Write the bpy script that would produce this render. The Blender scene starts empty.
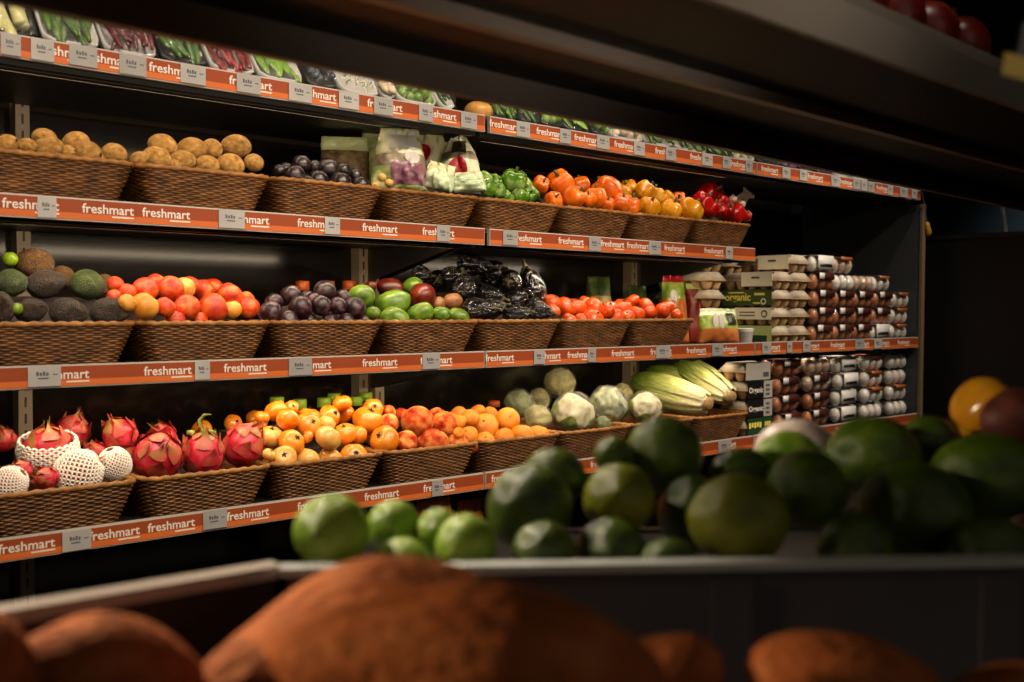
import bpy, bmesh, math, random
from mathutils import Vector, Matrix, noise
rnd = random.Random(7)
scene = bpy.context.scene
COL = scene.collection
PI = math.pi

# ------------------------------------------------------------------ camera
F, YAW, PITCH, ROLL = 1023.6, 0.8329, -0.0307, 0.0038
CAM = Vector((-1.7992, -2.0982, 1.2))
FW = Vector((math.cos(YAW)*math.cos(PITCH), math.sin(YAW)*math.cos(PITCH), math.sin(PITCH)))
_r = Vector((math.sin(YAW), -math.cos(YAW), 0)); _u = _r.cross(FW)
RT = _r*math.cos(ROLL) + _u*math.sin(ROLL)
UP = -_r*math.sin(ROLL) + _u*math.cos(ROLL)

def ray(px, py):
    return FW + RT*((px-512)/F) + UP*((341-py)/F)
def at_Y(px, py, Y):
    d = ray(px, py); return CAM + d*((Y-CAM.y)/d.y)
def at_X(px, py, X):
    d = ray(px, py); return CAM + d*((X-CAM.x)/d.x)
def at_Z(px, py, Z):
    d = ray(px, py); return CAM + d*((Z-CAM.z)/d.z)
def at_D(px, py, D):
    return CAM + ray(px, py)*D
def depth(P): return (P-CAM).dot(FW)
def mpp(P): return depth(P)/F
def proj(P):
    v = P-CAM; z = v.dot(FW); return 512+F*v.dot(RT)/z, 341-F*v.dot(UP)/z

cam_data = bpy.data.cameras.new('camera'); cam = bpy.data.objects.new('camera', cam_data); COL.objects.link(cam)
cam.matrix_world = Matrix((RT, UP, -FW)).transposed().to_4x4(); cam.location = CAM
cam_data.sensor_width = 36; cam_data.lens = F/1024*36; cam_data.clip_start = 0.02
cam_data.dof.use_dof = True; cam_data.dof.focus_distance = 2.75; cam_data.dof.aperture_fstop = 4.2
scene.camera = cam

# ------------------------------------------------------------------ helpers
def srgb(h):
    h = h.lstrip('#'); c = [int(h[i:i+2], 16)/255 for i in (0, 2, 4)]
    return tuple(((x/12.92) if x <= .04045 else ((x+.055)/1.055)**2.4) for x in c) + (1,)

MATS = {}
def mat(name, cols, scale=3, detail=3, rough=.45, bump=None, rand=.12, spec=.5, stretch=(1, 1, 1), metal=0,
        speck=None, grad=None, coat=0, sss=0, contrast=.25, deep=1):
    """cols: list of hex colours spread over a noise ramp; speck=(hex, scale, size); grad=(axis, amount) mixes local height into the ramp."""
    if name in MATS: return MATS[name]
    m = bpy.data.materials.new(name); m.use_nodes = True; nt = m.node_tree; N = nt.nodes; L = nt.links
    b = N['Principled BSDF']; b.inputs['Roughness'].default_value = rough; b.inputs['Metallic'].default_value = metal
    b.inputs['Specular IOR Level'].default_value = spec; b.inputs['Coat Weight'].default_value = coat; b.inputs['Coat Roughness'].default_value = .15
    if sss:
        b.inputs['Subsurface Weight'].default_value = sss; b.inputs['Subsurface Radius'].default_value = (.01, .005, .003); b.inputs['Subsurface Scale'].default_value = 1
    tc = N.new('ShaderNodeTexCoord'); mp = N.new('ShaderNodeMapping'); mp.inputs['Scale'].default_value = stretch
    L.new(tc.outputs['Object'], mp.inputs['Vector'])
    oi = N.new('ShaderNodeObjectInfo'); mul = N.new('ShaderNodeMath'); mul.operation = 'MULTIPLY'; mul.inputs[1].default_value = 57
    L.new(oi.outputs['Random'], mul.inputs[0])
    nz = N.new('ShaderNodeTexNoise'); nz.noise_dimensions = '4D'; nz.inputs['Scale'].default_value = scale; nz.inputs['Detail'].default_value = detail
    L.new(mp.outputs[0], nz.inputs['Vector']); L.new(mul.outputs[0], nz.inputs['W'])
    fac = nz.outputs['Fac']
    if grad:
        sx = N.new('ShaderNodeSeparateXYZ'); L.new(tc.outputs['Object'], sx.inputs[0])
        mg = N.new('ShaderNodeMath'); mg.operation = 'MULTIPLY_ADD'; mg.inputs[1].default_value = grad[1]
        L.new(sx.outputs[grad[0]], mg.inputs[0]); L.new(fac, mg.inputs[2]); fac = mg.outputs[0]
    rp = N.new('ShaderNodeValToRGB'); cr = rp.color_ramp; L.new(fac, rp.inputs[0])
    n = len(cols); lo, hi = .5-contrast, .5+contrast
    sc_ = (lambda h: tuple(c**deep*.92 for c in srgb(h)[:3])+(1,)) if deep != 1 else srgb
    cr.elements[0].position = lo; cr.elements[0].color = sc_(cols[0])
    cr.elements[1].position = hi; cr.elements[1].color = sc_(cols[-1])
    for i in range(1, n-1):
        e = cr.elements.new(lo+(hi-lo)*i/(n-1)); e.color = sc_(cols[i])
    out = rp.outputs[0]
    if speck:
        vo = N.new('ShaderNodeTexVoronoi'); vo.inputs['Scale'].default_value = speck[1]; L.new(mp.outputs[0], vo.inputs['Vector'])
        lt = N.new('ShaderNodeMath'); lt.operation = 'LESS_THAN'; lt.inputs[1].default_value = speck[2]; L.new(vo.outputs['Distance'], lt.inputs[0])
        mx = N.new('ShaderNodeMixRGB'); mx.inputs[2].default_value = srgb(speck[0]); L.new(lt.outputs[0], mx.inputs[0]); L.new(out, mx.inputs[1]); out = mx.outputs[0]
    if rand:
        hs = N.new('ShaderNodeHueSaturation'); ma = N.new('ShaderNodeMapRange'); ma.inputs['To Min'].default_value = 1-rand; ma.inputs['To Max'].default_value = 1+rand
        L.new(oi.outputs['Random'], ma.inputs['Value']); L.new(ma.outputs[0], hs.inputs['Value']); L.new(out, hs.inputs['Color']); out = hs.outputs[0]
    L.new(out, b.inputs['Base Color'])
    if bump:
        n2 = N.new('ShaderNodeTexNoise'); n2.inputs['Scale'].default_value = bump[0]; n2.inputs['Detail'].default_value = 2; L.new(mp.outputs[0], n2.inputs['Vector'])
        bp = N.new('ShaderNodeBump'); bp.inputs['Strength'].default_value = bump[1]; bp.inputs['Distance'].default_value = bump[2] if len(bump) > 2 else .004
        L.new(n2.outputs['Fac'], bp.inputs['Height']); L.new(bp.outputs[0], b.inputs['Normal'])
    MATS[name] = m; return m

def film(name, tint='#ffffff', gloss=.25, body=.06, bscale=40, bstr=.8):
    """thin clear plastic: mostly see-through with crinkled highlights"""
    if name in MATS: return MATS[name]
    m = bpy.data.materials.new(name); m.use_nodes = True; nt = m.node_tree; N = nt.nodes; L = nt.links
    N.remove(N['Principled BSDF']); o = N['Material Output']
    tr = N.new('ShaderNodeBsdfTransparent'); gl = N.new('ShaderNodeBsdfGlossy'); gl.inputs['Roughness'].default_value = .12
    df = N.new('ShaderNodeBsdfDiffuse'); df.inputs['Color'].default_value = srgb(tint)
    tc = N.new('ShaderNodeTexCoord'); nz = N.new('ShaderNodeTexNoise'); nz.inputs['Scale'].default_value = bscale; nz.inputs['Detail'].default_value = 3
    L.new(tc.outputs['Object'], nz.inputs['Vector'])
    bp = N.new('ShaderNodeBump'); bp.inputs['Strength'].default_value = bstr; bp.inputs['Distance'].default_value = .02
    L.new(nz.outputs['Fac'], bp.inputs['Height']); L.new(bp.outputs[0], gl.inputs['Normal'])
    m1 = N.new('ShaderNodeMixShader'); m1.inputs[0].default_value = body; L.new(tr.outputs[0], m1.inputs[1]); L.new(df.outputs[0], m1.inputs[2])
    m2 = N.new('ShaderNodeMixShader'); m2.inputs[0].default_value = gloss; L.new(m1.outputs[0], m2.inputs[1]); L.new(gl.outputs[0], m2.inputs[2])
    L.new(m2.outputs[0], o.inputs['Surface']); MATS[name] = m; return m

class MB:
    def __init__(s): s.v = []; s.f = []; s.mi = []
    def add(s, verts, faces, mi=0, M=None):
        b = len(s.v)
        for p in verts:
            p = Vector(p); s.v.append(M @ p if M else p)
        for f in faces: s.f.append([b+i for i in f]); s.mi.append(mi)
        return s
    def box(s, x0, x1, y0, y1, z0, z1, mi=0, M=None):
        v = [(x, y, z) for z in (z0, z1) for y in (y0, y1) for x in (x0, x1)]
        return s.add(v, [(0, 2, 3, 1), (4, 5, 7, 6), (0, 1, 5, 4), (2, 6, 7, 3), (0, 4, 6, 2), (1, 3, 7, 5)], mi, M)
    def hexa(s, bot, top, mi=0, M=None):
        """bot/top: four points each, same winding"""
        return s.add(list(bot)+list(top), [(3, 2, 1, 0), (4, 5, 6, 7), (0, 1, 5, 4), (1, 2, 6, 5), (2, 3, 7, 6), (3, 0, 4, 7)], mi, M)
    def blob(s, fn, nu=22, nv=13, mi=0, M=None):
        v = [fn(0, 0)]
        for j in range(1, nv):
            for i in range(nu): v.append(fn(2*PI*i/nu, PI*j/nv))
        v.append(fn(0, PI)); f = []
        for i in range(nu): f.append((0, 1+i, 1+(i+1) % nu))
        for j in range(nv-2):
            a = 1+j*nu
            for i in range(nu):
                k = (i+1) % nu; f.append((a+i, a+nu+i, a+nu+k, a+k))
        a = 1+(nv-2)*nu; e = len(v)-1
        for i in range(nu): f.append((a+i, e, a+(i+1) % nu))
        return s.add(v, f, mi, M)
    def tube(s, pts, rad, n=8, mi=0, cap=True, M=None):
        pts = [Vector(p) for p in pts]; v = []; f = []
        ref = Vector((.31, .17, .93)).normalized()
        for i, p in enumerate(pts):
            t = (pts[min(i+1, len(pts)-1)]-pts[max(i-1, 0)]).normalized()
            a = t.cross(ref); a = a.normalized() if a.length > 1e-4 else t.orthogonal().normalized(); b = t.cross(a)
            r = rad[i] if hasattr(rad, '__len__') else rad
            for k in range(n): v.append(p+(a*math.cos(2*PI*k/n)+b*math.sin(2*PI*k/n))*r)
        for i in range(len(pts)-1):
            for k in range(n):
                q = (k+1) % n; f.append((i*n+k, i*n+q, (i+1)*n+q, (i+1)*n+k))
        if cap:
            f.append(tuple(range(n-1, -1, -1))); f.append(tuple((len(pts)-1)*n+k for k in range(n)))
        return s.add(v, f, mi, M)
    def mesh(s, name, mats, smooth=True):
        me = bpy.data.meshes.new(name); me.from_pydata([tuple(p) for p in s.v], [], s.f)
        for m in (mats if isinstance(mats, (list, tuple)) else [mats]): me.materials.append(m)
        for p, i in zip(me.polygons, s.mi): p.material_index = i; p.use_smooth = smooth
        me.update(); return me

def obj(name, me, parent=None, loc=None):
    o = bpy.data.objects.new(name, me); COL.objects.link(o)
    if parent is not None: o.parent = parent
    if loc is not None: o.location = loc
    return o
def build(name, mb, mats, parent=None, smooth=False, loc=None):
    return obj(name, mb.mesh(name, mats, smooth), parent, loc)
def tag(o, label, cat, group=None, kind=None):
    if label: o['label'] = label
    if cat: o['category'] = cat
    if group: o['group'] = group
    if kind: o['kind'] = kind
    return o
def thing(name, label, cat, loc=(0, 0, 0), group=None):
    return tag(obj(name, None, None, loc), label, cat, group)
def struct(name, mb, m, smooth=False):
    o = build(name, mb, m, None, smooth); o['kind'] = 'structure'; return o
def copy_tree(o, parent=None):
    c = o.copy(); COL.objects.link(c)
    if parent is not None: c.parent = parent
    for ch in list(o.children): copy_tree(ch, c)
    return c
ORD = ['first', 'second', 'third', 'fourth', 'fifth', 'sixth', 'seventh', 'eighth', 'ninth', 'tenth', 'eleventh', 'twelfth', 'thirteenth', 'fourteenth', 'fifteenth', 'sixteenth']

_txt = {}
def text_geo(body, size, bold=.012):
    k = (body, size, bold)
    if k in _txt: return _txt[k]
    cu = bpy.data.curves.new('t', 'FONT'); cu.body = body; cu.size = size; cu.extrude = .0003; cu.offset = size*bold; cu.resolution_u = 3
    o = bpy.data.objects.new('t', cu); COL.objects.link(o)
    dg = bpy.context.evaluated_depsgraph_get(); me = bpy.data.meshes.new_from_object(o.evaluated_get(dg))
    v = [p.co.copy() for p in me.vertices]; f = [tuple(p.vertices) for p in me.polygons]
    bpy.data.objects.remove(o); bpy.data.curves.remove(cu); bpy.data.meshes.remove(me)
    x0 = min(p.x for p in v); x1 = max(p.x for p in v)
    v = [Vector((p.x-x0, p.y, p.z)) for p in v]
    _txt[k] = (v, f, x1-x0); return _txt[k]
FRONT = Matrix(((1, 0, 0, 0), (0, 0, -1, 0), (0, 1, 0, 0), (0, 0, 0, 1)))     # text plane to the -Y facing plane
def add_text(mb, body, width, x, y, z, mi=0, bold=.012, M=None, sx=1):
    v, f, w = text_geo(body, 1, bold); s = width/w
    T = (M or (Matrix.Translation((x, y, z)) @ FRONT)) @ Matrix.Diagonal((s*sx, s, .02 if False else 1, 1))
    mb.add(v, f, mi, T); return s

# ------------------------------------------------------------------ plain materials
M_dark = mat('dark_metal', ['#1c1713', '#241d18'], rough=.5, rand=0)
M_back = mat('back_panel_paint', ['#120e0a', '#18130e'], scale=2, rough=.13, rand=0, spec=.22)
M_upright = mat('beige_metal', ['#8d7a60', '#a08c70'], rough=.45, rand=.05)
M_slot = mat('slot_black', ['#0a0908', '#0d0b0a'], rand=0)
M_white = mat('white_plastic', ['#a8a29a', '#b4aea6'], rough=.35, rand=0)
M_or1 = mat('orange_print_dark', ['#85391a', '#8c401f'], rough=.55, rand=0, spec=.25, scale=8)
M_or2 = mat('orange_print_light', ['#b85a26', '#be622c'], rough=.55, rand=0, spec=.25, scale=8)
M_letter = mat('letter_white', ['#d0c6ba', '#dad0c6'], rough=.4, rand=0)
M_tag = mat('tag_card', ['#8c8a88', '#a09d99'], rough=.3, rand=.12, scale=12)
M_ink = mat('ink_grey', ['#3b3c42', '#50525a'], rough=.5, rand=0)
M_floor = mat('floor_tile', ['#2a2623', '#38332e'], scale=4, rough=.3, rand=0)
M_wall = mat('dark_wall', ['#15171a', '#1c1f22'], scale=2, rough=.6, rand=0)
M_black = mat('black_laminate', ['#0c0c0c', '#121110'], scale=2, rough=.5, rand=0)
M_panel = mat('end_panel_paint', ['#2f3437', '#3a4043'], scale=2, rough=.5, rand=0)

# ------------------------------------------------------------------ room
struct('floor', MB().box(-5, 4.2, -5, 1.2, -.05, 0), M_floor)
struct('ceiling', MB().box(-5, 4.2, -5, 1.2, 3.3, 3.35), M_black)
struct('wall_back', MB().box(-5, 4.2, .72, .8, 0, 3.3), M_wall)
struct('wall_right', MB().box(3.55, 3.65, -5, .72, 0, 3.3), mat('blue_grey_wall', ['#20282c', '#2a3236'], scale=1.5, rough=.5, rand=0))

# ------------------------------------------------------------------ shelving
ZT = [1.2+.5193, 1.2+.2177, 1.2-.112, 1.2-.4409]          # top edge of the price rails, four levels
BAYX = [(-1.25, 0), (0, 1.25), (1.25, 2.468)]
YB = .516
RH = .045
def Xat(px, level): return at_Y(px, 200, -.012).x if level is None else at_Y(px, proj(Vector((0, -.012, ZT[level]-.02)))[1], -.012).x

for (x0, x1), lab in zip(BAYX, ['dark back frame of the bay with the kiwi baskets', 'dark back frame of the bay with the pepper baskets', 'dark back frame of the bay stacked with eggs']):
    t = thing('shelving_frame', lab, 'shelving', (x0, YB, 0), 'shelving frames along the back wall')
    build('back_panel', MB().box(.004, x1-x0-.004, .045, .065, .05, 2.1), M_back, t)
    first = x0 < -1
    for xx in ((.24-.015, x1-x0-.05) if first else (.01, x1-x0-.05) if x0 < 1 else (.014,)):
        u = MB(); w = .032 if x0 < 1 else .016
        u.box(xx, xx+w, .0, .044, .05, 2.1)
        build('upright', u, M_upright, t)
        sl = MB()
        for k in range(46): sl.box(xx+w*.42, xx+w*.58, -.001, .001, .2+k*.04, .2+k*.04+.024)
        build('slot_row', sl, M_slot, t)

WORDS = {   # (level, bay): (word start pixels, tags as pixel spans)
 (0, 0): ([36, 80, 149, 229, 297, 367, 424], [(1, 21), (31, 54), (69, 97), (119, 146), (180, 205), (236, 260), (288, 311), (338, 358), (373, 392), (418, 432), (460, 476)]),
 (0, 1): ([489, 536, 574, 614, 655, 690, 730], [(515.5, 529), (559, 570), (596, 608.5), (633, 644), (665, 675), (701.5, 712), (722, 730), (745, 752)]),
 (0, 2): ([761.5, 808, 840, 877], [(782, 790), (799.5, 807), (831, 840), (853, 860.5), (861.2, 867.5), (868.2, 874.5), (888, 893), (900, 908), (912, 917.5)]),
 (1, 0): ([2, 82, 142, 226, 297, 362, 422], [(37, 56), (218, 244), (324, 339), (436, 449)]),
 (1, 1): ([514, 558, 600.5, 626.5, 664, 704], [(502, 517), (588, 600), (648, 660), (725, 732)]),
 (2, 0): ([34, 143.5, 223.5, 292, 362, 420], [(27, 60), (194, 209), (288, 311), (421.5, 439)]),
 (2, 1): ([485, 534, 567, 611, 650, 686, 718], [(533, 544), (587, 595), (655, 669), (711, 722)]),
 (2, 2): ([763, 803.5, 830, 855, 876, 897], [(761, 770), (786, 791), (802, 809.5), (854, 863), (873, 881)]),
 (3, 0): ([-3, 88, 147, 226, 297, 364, 423], [(61, 90), (202, 226), (431, 442)]),
 (3, 1): ([491, 545, 590, 640, 680, 717], [(503, 515), (660, 670), (717, 730)]),
 (3, 2): ([765, 800, 835, 870], [(780, 789)]),
}
SHELF_LABEL = {
 (0, 0): 'top shelf with orange price rail holding trays of chillies and snow peas', (0, 1): 'top shelf with orange price rail holding green vegetable trays',
 (0, 2): 'top shelf with white tags and orange rail above the dark recess', (1, 0): 'shelf with orange price rail beneath the kiwi and plum baskets',
 (1, 1): 'shelf with orange price rail beneath the orange and yellow peppers', (2, 0): 'shelf with orange price rail beneath the avocados and apricots',
 (2, 1): 'shelf with orange price rail beneath the eggplants and tomatoes', (2, 2): 'shelf with orange price rail under the upper stacks of eggs',
 (3, 0): 'shelf with orange price rail beneath the dragon fruit and peaches', (3, 1): 'shelf with orange price rail beneath the cauliflowers and cabbages',
 (3, 2): 'lowest egg shelf with price rail half hidden by the limes'}
M_strip = mat('lamp_diffuser', ['#fff0d8', '#fff0d8'], rand=0)
_b = M_strip.node_tree.nodes['Principled BSDF']; _b.inputs['Emission Color'].default_value = (1, .68, .36, 1); _b.inputs['Emission Strength'].default_value = 1.2

_m = MB(); add_text(_m, 'freshmart', .104, 0, 0, 0); _m.box(.104*.57, .104, -.0003, .0003, -.0075, -.0045); WORD = _m.mesh('lettering', M_letter, False)
LEDK = .62
LEDS = {(0, 0): [(-1.22, -.26, 1.1)], (0, 1): [(.05, 1.2, 1.0)], (1, 0): [(-1.22, -.03, 3.4)], (1, 1): [(.3, 1.2, 3.0)], (2, 0): [(-1.22, -.03, 3.6)], (2, 1): [(.03, 1.22, 3.6)], (2, 2): [(1.28, 2.2, .8)]}
for (lv, by), (starts, tags) in WORDS.items():
    x0, x1 = BAYX[by]; zt = ZT[lv]; x0 += .003; x1 -= .003
    if by == 1 and lv in (0, 1): x0 += .012
    s = thing('shelf', SHELF_LABEL[(lv, by)], 'shelf', ((x0+x1)/2, .25, zt-.03), 'shelves with orange price rails'); ox, oz = (x0+x1)/2, zt-.03
    def L(x, y, z): return (x-ox, y-.25, z-oz)
    def bx(mb, a, b, c, d, e, f, mi=0): mb.box(a-ox, b-ox, c-.25, d-.25, e-oz, f-oz, mi)
    m = MB(); bx(m, x0, x1, 0, YB-.01, zt-.035, zt-.01); bx(m, x0, x1, .03, .05, zt-.05, zt-.035); build('board', m, M_dark, s)
    for xb in (x0+.004, x1-.01):
        m = MB(); q = [(xb, .06, zt-.036), (xb, YB-.01, zt-.036), (xb, YB-.01, zt-.13), (xb, .40, zt-.11)]
        m.hexa([L(*p) for p in q], [L(p[0]+.004, p[1], p[2]) for p in q]); build('bracket', m, M_dark, s)
    m = MB(); bx(m, x0, x1, -.012, -.001, zt-RH, zt); rail = build('price_rail', m, M_white, s)
    rl = Vector((0, 0, 0))
    m = MB(); bx(m, x0+.002, x1-.002, -.0135, -.0125, zt-RH*.66, zt-.003, 0); bx(m, x0+.002, x1-.002, -.0135, -.0125, zt-RH+.0025, zt-RH*.66, 1)
    build('banner', m, [M_or1, M_or2], rail)
    for p in starts: obj('lettering', WORD, rail, (Xat(p, lv)-ox, -.0139-.25, zt-RH*.62-oz))
    for a, b in tags:
        xa, xb = Xat(a, lv), Xat(b, lv); dz = rnd.uniform(-.001, .002)
        m = MB(); bx(m, xa, xb, -.0165, -.0155, zt-RH+.003+dz, zt-.0015+dz); tg = build('price_tag', m, M_tag, s)
        m = MB(); w = xb-xa
        for k in range(4): bx(m, xa+w*(.25+.1*k), xa+w*(.32+.1*k), -.0169, -.0166, zt-.021+dz, zt-.013+dz-.002*(k % 2))
        bx(m, xa+w*.3, xa+w*.62, -.0169, -.0166, zt-.0275+dz, zt-.025+dz); bx(m, xa+w*.75, xa+w*.9, -.0169, -.0166, zt-.02+dz, zt-.018+dz)
        build('print', m, M_ink, tg)
    for xs0, xs1, en in LEDS.get((lv, by), ()):
        m = MB(); bx(m, xs0, xs1, .052, .078, zt-.052, zt-.035); led = build('light_strip', m, M_dark, s)
        m = MB(); m.hexa([L(xs0+.01, .079, zt-.052), L(xs1-.01, .079, zt-.052), L(xs1-.01, .082, zt-.050), L(xs0+.01, .082, zt-.050)], [L(xs0+.01, .079, zt-.038), L(xs1-.01, .079, zt-.038), L(xs1-.01, .081, zt-.038), L(xs0+.01, .081, zt-.038)]); build('diffuser', m, M_strip, led)
        ld = bpy.data.lights.new('shelf_light', 'AREA'); ld.shape = 'RECTANGLE'; ld.size = xs1-xs0-.02; ld.size_y = .014; ld.energy = en*(xs1-xs0)*LEDK; ld.color = (1, .79, .54)
        lo = bpy.data.objects.new('shelf_light', ld); COL.objects.link(lo); lo.location = ((xs0+xs1)/2, .090, zt-.052); lo.rotation_euler = (math.radians(30), 0, 0)

# end panel with pale edge, base deck
t = thing('end_panel', 'dark slate end panel with a pale front edge beside the eggs', 'panel', (2.482, .26, 0))
build('board', MB().box(-.012, .012, -.27, .30, 0, 1.66), M_panel, t)
build('edge_strip', MB().box(-.014, .014, -.282, -.2705, 0, 1.66), mat('edge_trim', ['#6a5a44', '#7a684f'], rough=.4, rand=0), t)
t = thing('base_deck', 'low dark base deck under the lowest orange price rails', 'shelf', (.6, .25, .42))
build('board', MB().box(-1.85, 1.86, -.27, .25, -.04, 0), M_dark, t)
build('kick_board', MB().box(-1.85, 1.86, -.24, -.22, -.42, -.04), M_dark, t)
# ------------------------------------------------------------------ wicker baskets
M_wick = mat('wicker', ['#3c2610', '#6b4420', '#8f5f30'], scale=30, detail=3, rough=.5, rand=.0, spec=.35, stretch=(1, 1, 3))
M_rim = mat('wicker_braid', ['#5e3c18', '#875826', '#a8763a'], scale=40, rough=.5, rand=0, spec=.35)
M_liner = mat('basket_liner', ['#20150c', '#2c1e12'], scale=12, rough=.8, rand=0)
BW, BD, BH = .1485, .375, .088           # half width at the rim, depth, height
def rrect(t, hw, d, r=.03):
    """point and outward normal on a rounded rectangle: x in -hw..hw, y in 0..d; t in 0..1"""
    segs = [('l', -hw+r, 0, hw-r, 0), ('a', hw-r, r, -PI/2), ('l', hw, r, hw, d-r), ('a', hw-r, d-r, 0), ('l', hw-r, d, -hw+r, d), ('a', -hw+r, d-r, PI/2), ('l', -hw, d-r, -hw, r), ('a', -hw+r, r, PI)]
    ln = [math.hypot(s[3]-s[1], s[4]-s[2]) if s[0] == 'l' else r*PI/2 for s in segs]; T = sum(ln); u = (t % 1)*T
    for s, l in zip(segs, ln):
        if u <= l+1e-9:
            k = u/l
            if s[0] == 'l':
                dx, dy = (s[3]-s[1])/l, (s[4]-s[2])/l; return (s[1]+dx*l*k, s[2]+dy*l*k, dy, -dx)
            a = s[3]+k*PI/2; return (s[1]+r*math.cos(a), s[2]+r*math.sin(a), math.cos(a), math.sin(a))
        u -= l
    return rrect(0, hw, d, r)
def basket_meshes():
    m = MB(); NS, NR, PS = 76, 19, 4; nu = NS*4; rows = NR*PS+1
    for j in range(rows):
        v = j/(rows-1); hw = .119+(BW-.119)*v; d = BD-.03*(1-v); row = min(int(j/PS), NR-1); fr = j/PS-row
        for i in range(nu):
            x, y, nx, ny = rrect(i/nu, hw, d); y += -.028*v+.016
            prof = math.sqrt(max(0, 1-(2*fr-1)**2)); wv = math.cos(2*PI*i/nu*NS/2+PI*row)
            dd = .0048*prof*(.45+.55*wv)+.0014*prof
            m.v.append(Vector((x+nx*dd, y+ny*dd, BH*v)))
    for j in range(rows-1):
        for i in range(nu):
            k = (i+1) % nu; m.f.append([j*nu+i, j*nu+k, (j+1)*nu+k, (j+1)*nu+i]); m.mi.append(0)
    b = len(m.v); n2 = 40
    for z, hw, off in ((BH, BW-.007, -.004), (.004, .110, .024)):
        for i in range(n2):
            x, y, nx, ny = rrect(i/n2, hw, BD-.014 if z > .01 else BD-.045); m.v.append(Vector((x, y+off+.002, z)))
    for i in range(n2):
        k = (i+1) % n2; m.f.append([b+k, b+i, b+n2+i, b+n2+k]); m.mi.append(0)
    m.f.append([b+n2+i for i in range(n2)]); m.mi.append(0)
    body = m.mesh('basket_weave', M_wick)
    m = MB(); n = 150; K = 10
    for i in range(n):
        x, y, nx, ny = rrect(i/n, BW, BD); y -= .012
        for k in range(K):
            a = 2*PI*k/K; r = .0062*(1+.28*math.cos(2*a-2*PI*i/n*50))
            m.v.append(Vector((x+nx*r*math.cos(a), y+ny*r*math.cos(a), BH+.001+r*math.sin(a)*.9)))
    for i in range(n):
        for k in range(K):
            q = (k+1) % K; i2 = (i+1) % n; m.f.append([i*K+k, i2*K+k, i2*K+q, i*K+q]); m.mi.append(0)
    return body, m.mesh('basket_rim', M_rim)
BODY, RIM = basket_meshes()
BASKETS = {}
def basket(key, lv, X, label):
    t = thing('wicker_basket', label, 'basket', (X, .012, ZT[lv]-.0095), 'wicker baskets on the shelves')
    obj('basket_weave', BODY, t); obj('braided_rim', RIM, t); BASKETS[key] = t; return t
def bX(lv, i): return -1.25+.3125*(i+.5)
BASK = [('k1', 1, 0, 'leftmost wicker basket on the upper basket shelf, heaped with kiwis'), ('k2', 1, 1, 'second wicker basket from the left on the upper basket shelf, holding kiwis'),
 ('pl', 1, 2, 'wicker basket of dark purple passion fruit beside the kiwi basket'), ('sa', 1, 3, 'wicker basket stuffed with bagged salads and red round labels'),
 ('gp', 1, 4, 'wicker basket of green peppers, first past the shelf joint'), ('op', 1, 5, 'wicker basket of orange peppers on the upper basket shelf'),
 ('yp', 1, 6, 'wicker basket of yellow peppers on the upper basket shelf'), ('rp', 1, 7, 'wicker basket of red peppers and garlic at the end of its shelf'),
 ('av', 2, 0, 'leftmost wicker basket on the middle shelf, heaped with dark avocados'), ('ap', 2, 1, 'wicker basket of red and orange apricots on the middle shelf'),
 ('pu', 2, 2, 'wicker basket of dusky purple plums on the middle shelf'), ('ma', 2, 3, 'wicker basket of green and red mangoes on the middle shelf'),
 ('eg', 2, 4, 'wicker basket of glossy black eggplants on the middle shelf'), ('t1', 2, 5, 'wicker basket of red tomatoes beside the eggplants'),
 ('t2', 2, 6, 'wicker basket of red tomatoes beside the bagged vegetables'),
 ('d1', 3, 0, 'leftmost basket on the lowest shelf, with dragon fruit in foam nets'), ('d2', 3, 1, 'wicker basket of three large bare dragon fruit'),
 ('ot', 3, 2, 'wicker basket heaped with orange tomatoes on the lowest shelf'), ('pe', 3, 3, 'wicker basket of fuzzy peaches on the lowest shelf'),
 ('or', 3, 4, 'wicker basket of mandarins on the lowest shelf'), ('cf', 3, 5, 'wicker basket of film wrapped cauliflower heads behind the limes'),
 ('c2', 3, 6, 'wicker basket with the palest cauliflower, behind the tallest lime'), ('cc', 3, 7, 'wicker basket of long white cabbages beside the black egg cartons')]
for k, lv, i, lab in BASK: basket(k, lv, bX(lv, i), lab)

# ------------------------------------------------------------------ produce shapes (unit radius, long axis Z)
def nz(p, s, seed=0): return noise.noise(Vector(p)*s+Vector((seed*3.1, seed*1.7, seed)))
def sph(th, ph): return Vector((math.sin(ph)*math.cos(th), math.sin(ph)*math.sin(th), math.cos(ph)))
def lim(a, w): a = (a+PI) % (2*PI)-PI; return math.exp(-(a/w)**2)
def g(x, w): return math.exp(-(x/w)**2)
def f_round(lobes=0, la=.0, flat=.9, dim=.12, dw=.35, bot=.05, cleft=0, bump=.02, seed=0, tip=0):
    def fn(th, ph):
        p = sph(th, ph); r = 1+bump*nz(p, 1.6, seed)+la*math.cos(lobes*th+seed)*math.sin(ph)**2
        if cleft: r *= 1-cleft*lim(th, .22)*math.sin(ph)**.7
        z = p.z*flat*r - dim*g(ph, dw)+bot*g(PI-ph, .3)
        if tip: z += tip*g(ph, .22)-tip*.9*g(PI-ph, .25)
        return (p.x*r, p.y*r, z)
    return fn
def f_long(prof, bump=.03, seed=0, bend=0, bs=1.5):
    def fn(th, ph):
        p = sph(th, ph); zz = p.z; r = prof(zz)*(1+bump*nz(p, bs, seed)*2)
        s = math.sqrt(max(0, 1-zz*zz))
        return (math.cos(th)*s*r+bend*(zz*zz-.4), math.sin(th)*s*r, zz*(1+bump*.3*nz((th, zz, 0), 1, seed)))
    return fn
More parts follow.
